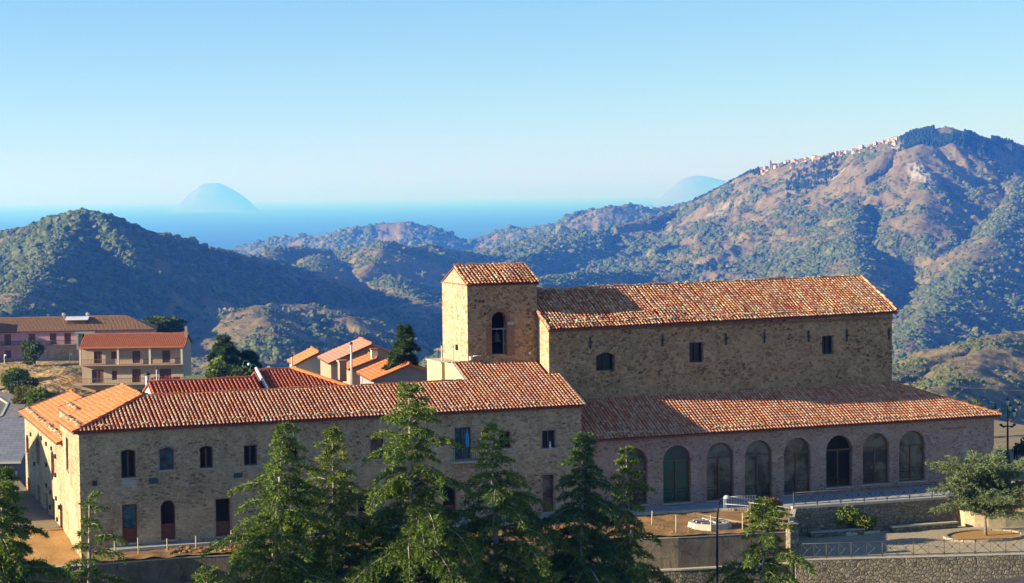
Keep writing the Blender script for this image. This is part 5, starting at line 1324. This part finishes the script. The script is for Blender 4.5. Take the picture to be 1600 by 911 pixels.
# brick chimney and flue on it
for (x, y, z, w_, h_, mt, nm, lb, ct_) in ((9.5-3.5,6.0,10.9,.55,1.5,M_BRICK,'brick_chimney','',''),):
    m = MB(); m.box(x,x+w_,y,y+w_,z,z+h_); m.box(x-.08,x+w_+.08,y-.08,y+w_+.08,z+h_+.002,z+h_+.14); m.build('chimney', M_TILE_ORANGE if False else M_TAN, e_)
m = MB(); m.prism([(.25,1.2,9.33+.15),(1.9,1.0,9.27+.15),(1.75,4.2,10.42+.15),(.25,4.2,10.42+.15)], (0,0,0), (0,0,.03)); m.build('roof_light', simple_mat('grey_blue_sheet', (.16,.19,.24), .4, .5), e_)
m = MB(); m.tube([(2.2,.2,9.2),(2.1,4.4,10.75)], .10, 5); m.tube([(-.05,-.2,9.1),(-.05,7.8,11.95)], .13, 5); m.build('white_verge', M_WHITE, e_)
def flue(X, Y, z0, z1, r, label, mat=None):
    e = empty('flue_pipe', (X, Y, z0), 0, label, 'flue'); m = MB(); m.tube([(0,0,0),(0,0,z1-z0)], r, 8); m.build('pipe', mat or M_STEEL, e)
    m = MB(); m.lathe([(r*1.5,0),(r*1.5,.12),(r*.4,.25)], (0,0,z1-z0+.05), 8); m.build('cowl', M_IRON if mat is None else mat, e)
flue(-28.66, 150, 5.5, 8.2, .16, 'thick steel flue standing at the cream gable behind the ridge')
flue(-28.1, 151, 5.5, 8.6, .06, 'thin pipe beside the thick steel flue')
flue(-18.9, 164, 5.5, 8.4, .07, 'thin tall pipe rising through the dark red hipped roof')
flue(-15.0, 178, 4, 8.3, .10, 'pale flue standing left of the orange roofs')
flue(-5.15, 139, 8.0, 11.2, .05, 'thin pole standing by the cream wall left of the tower')
# houses further down, around the conifer
house('brown_house', (515-800)/3000*196, 196, R(13.4), 8.6, 8.0, -6, 5.2, 1.75, 'house with a plain salmon roof, highest of the group left of the conifer', M_TAN, M_SALMON, 'y', .3, tile=.25)
house('tan_roof_house', -23.4, 207, R(13.4), 5, 6, -6, 4.1, 1.2, 'low house with a pale tan tile roof left of the salmon roof', M_CREAM, M_TILE_ORANGE, 'y', .3)
house('orange_roof_house', (582-800)/3000*172, 172, R(13.4), 6.6, 8.0, -6, 5.7, 1.25, 'house with a bright orange tile roof and grey gable beside the conifer', M_GREYW, M_TILE_RED, 'y', .3, tile=.28)
house('small_orange_house', (545-800)/3000*185, 185, R(13.4), 5.4, 5.0, -6, 5.5, .95, 'small house with orange roof between the salmon and orange roofed ones', M_TAN, M_TILE_RED, 'y', .2, tile=.28)
m = MB(); e = empty('chimney_stack', ((583-800)/3000*186, 186, 5.5), R(13), 'pale square chimney stack on the small orange roof', 'chimney'); m.box(-.3,.3,-.3,.3,0,1.7); m.build('shaft', M_CREAM, e); m = MB(); m.box(-.38,.38,-.38,.38,1.702,1.85); m.build('cap', M_TILE_ORANGE, e)
# cream building left of the tower
e = gthing('cream_building', 27.1, 8.7, 0, 'small cream rendered building wedged against the foot of the tower', 'building'); m = MB(); m.box(.0,1.25,0,3.3,0,10.0); m.build('wall', M_PLASTER, e); m = MB(); m.box(-.08,1.27,-.08,3.4,10.002,10.10); m.build('roof', M_MORTAR, e)
# grey roofed shed at the far left
e = empty('grey_shed', (-64, 170, -5.3), R(2), 'long shed with grey sheet roof and bluish wall at the left edge', 'shed')
SHIFT[e.name] = (0,0,0)
m = MB(); m.box(0, 19.6, 0, 9, -3, 3.9); m.build('wall', simple_mat('blue_grey_render', (.10,.13,.19), .8, .2, .15, .5), e)
k = NT('grey_sheet_roof', .6, .4); b_ = k.new('TexBrick'); b_.inputs['Scale'].default_value = .5; b_.inputs['Color1'].default_value = (.17,.18,.20,1); b_.inputs['Color2'].default_value = (.23,.23,.24,1); b_.inputs['Mortar'].default_value = (.10,.11,.13,1); b_.inputs['Mortar Size'].default_value = .012
k.link(k.tc.outputs['Object'], b_.inputs['Vector']); k.color(b_.outputs[0])
m = MB(); m.prism([(-.4,-.5,4.05),(20.1,-.5,4.05),(20.1,8.8,6.9),(-.4,8.8,6.9)], (0,0,0), (0,0,.12)); r_ = m.build('roof', k.m, e)
m = MB(); m.box(-.4,20.1,-.64,-.51,3.95,4.15); m.build('gutter', M_STEEL, e)
m = MB()
for i in range(8): m.box(-.001+19.0-i*.0, 19.3, -.05, -.002, i*.5-.8, i*.5-.76)
# parked cars: one behind the left cedar, one standing for a violet shadow
def car(name, loc, rz, label, body, group=None):
    e = empty(name, loc, rz, label, 'car', group); m = MB()
    m.prism([(-2.05,0,.35),(2.05,0,.35),(2.1,0,.72),(1.95,0,.88),(1.0,0,.95),(-1.9,0,.98),(-2.08,0,.75)], (0,-.82,0), (0,.82,0)); b = m.build('body', body, e)
    m = MB(); m.prism([(.95,0,.95),(.35,0,1.42),(-1.25,0,1.44),(-1.85,0,.98)], (0,-.70,0), (0,.70,0)); m.build('cabin', M_GLASS, e)
    m = MB(); m.prism([(.30,0,1.425),(-1.22,0,1.445),(-1.2,0,1.50),(.2,0,1.48)], (0,-.68,0), (0,.68,0)); m.build('car_roof', body, e)
    for x in (-1.3, 1.3):
        for y in (-.80, .80):
            w = MB(); w.tube([(x,y-.1,.31),(x,y+.1,.31)], .31, 14); wo = w.build('wheel', M_DARK, e); w = MB(); w.tube([(x,y-.115,.31),(x,y+.115,.31)], .17, 10); w.build('rim', M_STEEL, e).parent = wo
    for y in (-.6, .6):
        w = MB(); w.blob((2.03,y,.68), (.06,.16,.09), 1, 0); w.build('headlight', M_LANT, e)
    return e
M_CARW = simple_mat('white_car_paint', (.62,.63,.65), .3, .5, .03, 1); M_CARB = simple_mat('shadow_violet_paint', (.05,.05,.10), .3, .5, .05, 1)
p_ = W(-2.4, 24.0, .05); car('parked_car', tuple(p_), TH + R(90), 'white car parked in the yard behind the left cedar', M_CARW)
car('parked_car', (-86.5, 316, -9.45), R(112), 'added dark violet car standing for the shadow by the road at the left edge', M_CARB)  # car added where a violet shadow lies by the road
# neighbouring gabled house outside the left border: it throws the shadow on the annex wall
P = W(-28, 15.2); house('neighbour_house', P.x, P.y, TH, 12, 13.0, -1, 7.6, 2.1, 'gabled neighbour house west of the yard', M_CREAM, M_TILE_ORANGE, wins=[(2,3,1,1.4,'s'),(6,3,1,1.4,'s')])

# beige three storey house
bw = 16.6; wn = []
for lv, hs in ((0, 1.0), (3.0, 1.9), (6.1, 1.9)):
    pass
WB = [(2.0,6.15,1.3,2.0,'s'),(4.8,6.9,1.0,1.2,'s'),(8.3,6.15,1.3,2.0,'s'),(13.2,6.15,1.3,2.0,'s'),
      (1.6,2.95,1.9,2.2,'s'),(4.9,3.4,.8,1.5,'s'),(8.2,2.95,1.4,2.2,'s'),(12.7,2.95,1.9,2.2,'s'),(2.2,.1,1.3,1.6,'s'),(8.4,.1,1.4,1.6,'s'),(13.0,.1,1.3,1.6,'s')]
ZB = -11.0
e, rf = house('beige_house', -70.9, 315, R(1.5), bw, 9.5, ZB, -2.15, 1.75, 'three storey beige house with balconies and bright red tile roof', M_BEIGE, M_REDT, over=.35, wins=WB)
def slabbox(e, name, x0, x1, y0, y1, z0, z1, mat): m = MB(); m.box(x0,x1,y0,y1,z0,z1); return m.build(name, mat, e)
for zf, nm in ((5.85, 'upper'), (2.72, 'lower')):
    b = slabbox(e, 'balcony', -.3 if nm == 'upper' else -1.2, bw+.2, -1.35, -.003, zf, zf+.17, M_TAN if nm == 'upper' else M_SILL)
    r_ = MB(); x0 = -.25 if nm == 'upper' else -1.15
    for i in range(72): x = x0 + i*(bw+.3-x0)/72; r_.tube([(x,-1.3,zf+.17),(x,-1.3,zf+1.05)], .022, 4)
    r_.tube([(x0,-1.3,zf+1.05),(bw+.15,-1.3,zf+1.05)], .035, 4); r_.build('railing', M_IRON, e).parent = b
for x in (-.15, 6.0, 11.2, 16.4): slabbox(e, 'pillar', x, x+.32, -1.35, -1.03, 6.03, 8.72, M_CREAM)
slabbox(e, 'porch_roof', -.35, bw+.4, -1.6, -.36, 8.74, 8.92, M_REDT)
rs = random.Random(4); fl = MB()
for i in range(26): fl.blob((rs.uniform(11.2,16.2), -1.3, 2.72+rs.uniform(.75,1.25)), (.22,.16,.16), 1, .3, rs)
tag(fl.build('balcony_flowers', leaf_mat('red_flowers', (.30,.03,.03), (.45,.05,.05), (.2,.25,.06), .1), None, fix=False), 'red and green balcony flowers on the beige house, lower right', 'flowers', kind='stuff')
o = bpy.data.objects['balcony_flowers']; o.location = e.location; o.rotation_euler = e.rotation_euler
m = MB(); m.box(bw-.1,bw+.35,3,3.5,9.6,11.9); m.build('chimney', M_GREYW, e)
# pink long house
WP = []
for x in (2.2, 7.2, 11.6, 14.6): WP.append((x, 3.35, 1.35, 2.3, 's'))
WP += [(18.2,3.9,1.3,1.5,'g'),(21.6,3.5,1.3,1.9,'s'),(24.4,3.7,1.2,1.5,'s'),(2.2,.6,1.3,1.6,'s'),(11.7,.6,1.4,1.6,'s'),(14.7,.6,1.4,1.6,'s'),(18.2,.2,1.5,2.3,'g')]
e, rf = house('pink_house', -109.4, 404, R(7), 33, 11, -11.7, -5.4, 2.4, 'long dusty pink two storey house with brown hipped roof', M_PINK, M_BROWNT, over=.5, wins=WP, hip=True, tile=.28)
b = slabbox(e, 'balcony', 1.2, 10.2, -1.1, -.003, 3.1, 3.26, M_SILL); b2 = slabbox(e, 'balcony', 10.8, 17.0, -1.1, -.003, 3.2, 3.36, M_GREYW)
for bb, x0, x1 in ((b, 1.2, 10.2), (b2, 10.8, 17.0)):
    r_ = MB(); n = int((x1-x0)/.25)
    for i in range(n+1): x = x0 + i*(x1-x0)/n; r_.tube([(x,-1.05,3.3),(x,-1.05,4.2)], .025, 4)
    r_.tube([(x0,-1.05,4.2),(x1,-1.05,4.2)], .04, 4); r_.build('railing', M_IRON, e).parent = bb
m = MB(); m.box(17.2,20.8,-1.2,-.003,2.2,2.5); m.box(17.2,17.6,-1.2,-.003,2.5,5.6); m.box(20.4,20.8,-1.2,-.003,2.5,5.6); m.box(16.9,21.1,-1.3,-.003,5.602,5.9); m.build('porch_bay', wall_mat('pale_green_grey_trim', (.30,.36,.34)), e)
m = MB(); m.box(10.8,17.0,-.06,-.003,.0,3.0); m.build('stone_facing', M_WING, e)
m = MB(); m.box(15.0,19.0,2.0,4.5,6.9,8.25); m.build('dormer', M_WOOD, e); m = MB(); m.prism([(14.6,1.6,8.26),(19.4,1.6,8.26),(19.4,4.9,8.75),(14.6,4.9,8.75)], (0,0,0), (0,0,.1)); m.build('dormer_roof', M_WHITE, e)
for x in (14.2, 19.2):
    m = MB(); m.tube([(x,3.5,7.5),(x,3.5,9.4)], .04, 5); m.blob((x,3.3,9.4), (.42,.08,.42), 2, 0); m.build('satellite_dish', M_STEEL, e)
P0_ = (-118.5, 399); house('orange_house', P0_[0], P0_[1], R(7), 9.0, 11, -11.7, -5.2, 2.3, 'sunlit orange house wall cut by the left picture edge', wall_mat('orange_render', (.50,.26,.10)), M_BROWNT, wins=[(4.5,3.5,1.2,1.8,'s'),(6.9,3.5,1.1,1.8,'s'),(6.9,.5,1.1,1.8,'s')])
# white guard rail and road in front of the pink house
m = MB(); m.box(-46, 0, 0, .25, 0, .75); o = m.build('guard_wall', M_KERB, None); o.location = (-70, 388, -12.3); o.rotation_euler = (0, 0, R(3)); tag(o, 'pale low guard wall along the road below the pink house', 'wall')
for i in range(5):
    e = empty('road_lamp', (-110.5 + i*6.6, 391 + i*.3, -12.2), 0, 'short white globe lamp on the guard wall before the pink house', 'lamp', 'white lamps on the guard wall')
    m = MB(); m.tube([(0,0,0),(0,0,2.6)], .06, 6); m.build('post', M_WHITE, e); m = MB(); m.blob((.25,0,2.75), (.30,.28,.24), 2, 0); m.build('globe', M_WHITE, e)
for i, (x, y, z) in enumerate(((-41.6, 295, -3.4), (-39.8, 290, -3.6))):
    e = empty('green_lamp', (x, y, z-4.5), 0, 'green crook street lamp beside the dark conifers, ' + ('left one' if i == 0 else 'right one'), 'street lamp', 'green crook lamps by the conifers')
    m = MB(); m.tube([(0,0,0),(0,0,4.4),(.2,0,4.9),(.7,0,5.0),(.95,0,4.6)], .06, 6); m.build('post', simple_mat('green_paint', (.03,.12,.06), .5), e)
    m = MB(); m.blob((.95,0,4.4), (.28,.28,.24), 2, 0); m.build('globe', M_WHITE, e)
e = empty('hut', (-52.5, 306, -12), R(5), 'low dark hut with mossy roof between the beige house and the conifers', 'hut')
m = MB(); m.box(0,5.6,0,4,0,4.6); m.build('wall', M_GREYW, e); m = MB(); m.prism([(-.3,-.3,4.61),(5.9,-.3,4.61),(5.9,4.3,5.3),(-.3,4.3,5.3)], (0,0,0), (0,0,.12)); m.build('roof', simple_mat('mossy_tiles', (.14,.19,.07), .95), e); m = MB(); m.box(1.0,2.6,-.02,-.003,1.5,3.6); m.build('doorway', M_DARK, e)
# road on the left
m = MB(); cl_ = [(-78.5,255,-9.2),(-79.0,275,-9.5),(-82.8,293,-9.6),(-90.5,312,-9.75),(-104,340,-10.2)]
wd = 5.2; vs = []
for (x, y, z) in cl_: vs += [(x-wd-4, y, z+.55), (x+wd, y, z+.55)]
m.add(vs, [(2*i, 2*i+1, 2*i+3, 2*i+2) for i in range(4)]); tag(m.build('left_road', simple_mat('sunlit_old_asphalt', (.17,.16,.145), .95, .1, .15, .3), None), kind='structure')
m = MB(); m2 = MB()
for i in range(4):
    a = cl_[i]; b = cl_[i+1]
    m.prism([(a[0]+wd,a[1],a[2]),(a[0]+wd+.35,a[1],a[2]),(b[0]+wd+.35,b[1],b[2]),(b[0]+wd,b[1],b[2])], (0,0,0), (0,0,.75))
    m2.prism([(a[0]+wd+.36,a[1],a[2]),(a[0]+wd+3.0,a[1],a[2]),(b[0]+wd+3.0,b[1],b[2]),(b[0]+wd+.36,b[1],b[2])], (0,0,0), (0,0,.66))
tag(m.build('left_kerb', M_KERB, None), kind='structure'); tag(m2.build('left_pavement', simple_mat('stony_pavement', (.25,.22,.20), .95, .1, .4, 1.2), None), kind='structure')

# ------------------------------------------------------------------ hilltop town and far houses
def zat(x, y): return float(surf_z(np.array([float(x)]), np.array([float(y)]))[0][0])
M_HW = [wall_mat('town_wall_a', (.52,.38,.21)), wall_mat('town_wall_b', (.48,.30,.15)), wall_mat('town_wall_c', (.55,.45,.28)), wall_mat('town_wall_d', (.50,.25,.14)), wall_mat('town_wall_e', (.36,.28,.20))]
M_HR = simple_mat('town_roof', (.32,.15,.09), .95, .1, .2, .3)
M_HWIN = M_DARK
def tiny(w, d, h, mt, x, y, z, rz, label='small pale house of the hilltop town on the mountain ridge', group='houses of the hilltop town', name='town_house'):
    e = empty(name, (x, y, z-4), rz, label, 'house', group)
    m = MB(); m.box(0,w,0,d,-12,h+4); m.add([(0,0,h+4),(0,d,h+4),(0,d/2,h+5.6)], [(0,1,2)]); m.add([(w,0,h+4),(w,d,h+4),(w,d/2,h+5.6)], [(0,1,2)]); m.build('wall', mt, e)
    m = MB(); m.add([(-.4,-.5,h+3.9),(w+.4,-.5,h+3.9),(w+.4,d/2,h+5.8),(-.4,d/2,h+5.8),(-.4,d+.5,h+3.9),(w+.4,d+.5,h+3.9)], [(0,1,2,3),(3,2,5,4)]); m.build('roof', M_HR, e)
    m = MB()
    for i in range(max(2, int(w/3.2))):
        for j in range(max(1, int(h/3))): m.box(1.2+i*3.0, 2.3+i*3.0, -.05, -.003, 5.2+j*3, 6.8+j*3)
    m.build('window_row', M_HWIN, e, fix=False)
    return e
rs = random.Random(77)
protos = [tiny(rs.uniform(8,13), rs.uniform(7,10), rs.choice([5,7,9]), M_HW[i % 5], 737, 5795, zat(737, 5795), rs.uniform(-.5,.5)) for i in range(8)]
crest = [(745,5790),(819,5700),(898,5600),(992,5500),(1082,5400)]
def crest_pt(t):
    t *= len(crest)-1; i = min(int(t), len(crest)-2); f = t-i; return (crest[i][0]*(1-f)+crest[i+1][0]*f, crest[i][1]*(1-f)+crest[i+1][1]*f)
spots = []
for i in range(95):
    t = (i+rs.uniform(-.3,.3))/95; t = min(.99, max(.0, t)); x, y = crest_pt(t); back = abs(rs.gauss(0, 22)) if rs.random() < .75 else rs.uniform(20, 75)
    if .17 < t < .24 and rs.random() < .6: continue
    spots.append((x + rs.uniform(-5,5), y - back + 10))
for i, (x, y) in enumerate(spots):
    o = protos[i] if i < 8 else copy_tree(protos[rs.randrange(8)])
    o.location = (x, y, zat(x, y) - 3.0); o.rotation_euler = (0, 0, rs.uniform(-.9, .9)); s_ = rs.uniform(.7, 1.12); o.scale = (s_, s_, s_)
x, y = crest_pt(.115); y -= 12
e = empty('town_church', (x, y, zat(x, y)), .2, 'brown church with a pointed spire at the left end of the hilltop town', 'church')
m = MB(); m.box(0,26,0,12,-6,8); m.add([(0,0,8),(0,12,8),(0,6,12)], [(0,1,2)]); m.add([(26,0,8),(26,12,8),(26,6,12)], [(0,1,2)]); m.build('wall', M_HW[4], e)
m = MB(); m.add([(-.5,-.6,7.8),(26.5,-.6,7.8),(26.5,6,12.3),(-.5,6,12.3),(-.5,12.6,7.8),(26.5,12.6,7.8)], [(0,1,2,3),(3,2,5,4)]); m.build('roof', M_HR, e)
m = MB(); m.box(-6,-.02,2,8,-6,15); m.build('belfry', M_HW[4], e); m = MB(); m.add([(-6.2,1.8,15.01),(.1,1.8,15.01),(.1,8.2,15.01),(-6.2,8.2,15.01),(-3,5,25)], [(0,1,4),(1,2,4),(2,3,4),(3,0,4)]); m.build('spire', M_HR, e)
x, y = 885, 5540
tiny(26, 12, 6, M_HW[2], x, y, zat(x, y), .1, 'large pale hall with a long flat front below the hilltop town', None, 'town_hall')
x, y = crest_pt(.30); tiny(17, 11, 10, wall_mat('bright_orange_render', (.62,.26,.12)), x, y-22, zat(x, y-22)+1, .2, 'bright orange house standing out in the hilltop town', None, 'orange_town_house')
for (x, y, w, lb) in ((1500-800, 0, 0, ''),): pass
# isolated far things: farm houses, cut faces, roadside walls
for (px_, Yd, w, h, lab) in ((585,4330,11,6,'lone pale farmhouse on the middle ridge between the shadows'),(908,4900,10,9,'lone white tower house on the slope left of the scree'),(1072,4550,10,7,'grey farmhouse in the valley right of the nave roof'),(1088,4530,9,5,'small shed next to the grey farmhouse in the valley'),(1425,4100,16,5,'flat pale farmhouse in the red clearing on the right slope'),(768,5050,9,5,'pink farmhouse on the low saddle above the tower'),(1570,5480,22,10,'square ruin on the ridge at the right end of the pine wood')):
    x = (px_-800)/3000*Yd; tiny(w, 8, h, M_HW[2], x, Yd, zat(x, Yd), .1, lab, None, 'farm_house')
def cutwall(px0, px1, Yd, h, label):
    x0 = (px0-800)/3000*Yd; x1 = (px1-800)/3000*Yd; m = MB(); n = 8
    for i in range(n):
        a = x0+(x1-x0)*i/n; b = x0+(x1-x0)*(i+1)/n; za = zat(a, Yd); zb_ = zat(b, Yd+0); m.prism([(a,Yd,za-8),(b,Yd,zb_-8),(b,Yd,zb_+h),(a,Yd,za+h)], (0,0,0), (0,2,0))
    o = m.build('hillside_wall', wall_mat('pale_concrete_far', (.60,.56,.46)), None); tag(o, label, 'wall')
cutwall(1033, 1058, 5850, 5, 'pale curved road wall on the bare ridge right of the far hills')
cutwall(1394, 1424, 5330, 5, 'pale road wall just below the pine wood')
cutwall(1300, 1322, 5380, 4, 'white wall on the brown slope under the hilltop town')
cutwall(1520, 1545, 5400, 5, 'white wall at the right end of the pine wood')

# ------------------------------------------------------------------ pine wood on the summit, trees down the left crest of the mountain
rs_ = np.random.default_rng(5); P_ = []; S_ = []
for i in range(2600):
    px_ = rs_.triangular(1405, 1470, 1590); Yd = (rs_.uniform(5290, 5420) if px_ < 1550 else rs_.uniform(5440, 5520))
    if abs(px_ - 1484) < 24 and Yd > 5350: continue
    x = (px_-800)/3000*Yd; P_.append((x, Yd)); S_.append(rs_.uniform(3.2, 5.5))
for i in range(420):
    px_ = rs_.uniform(1085, 1190); Yd = np.interp(px_, [1080,1130,1180], [6600,6200,5800]) + rs_.uniform(-60, 30); P_.append(((px_-800)/3000*Yd, Yd)); S_.append(rs_.uniform(3, 5))
for i in range(260):
    px_ = rs_.uniform(1230, 1310); Yd = rs_.uniform(5380, 5560); P_.append(((px_-800)/3000*Yd, Yd)); S_.append(rs_.uniform(3, 5))
P_ = np.array(P_); S_ = np.array(S_); zz_ = surf_z(P_[:,0], P_[:,1])[0]
blob_instancer('pine_wood', np.stack([P_[:,0], P_[:,1], zz_ + S_*1.1], 1), S_, simple_mat('pine_wood_foliage', (.020,.042,.018), .95, .1, .35, .12), stretch=(.62,.62,1.35), label='dark pine wood covering the mountain summit', cat='wood')
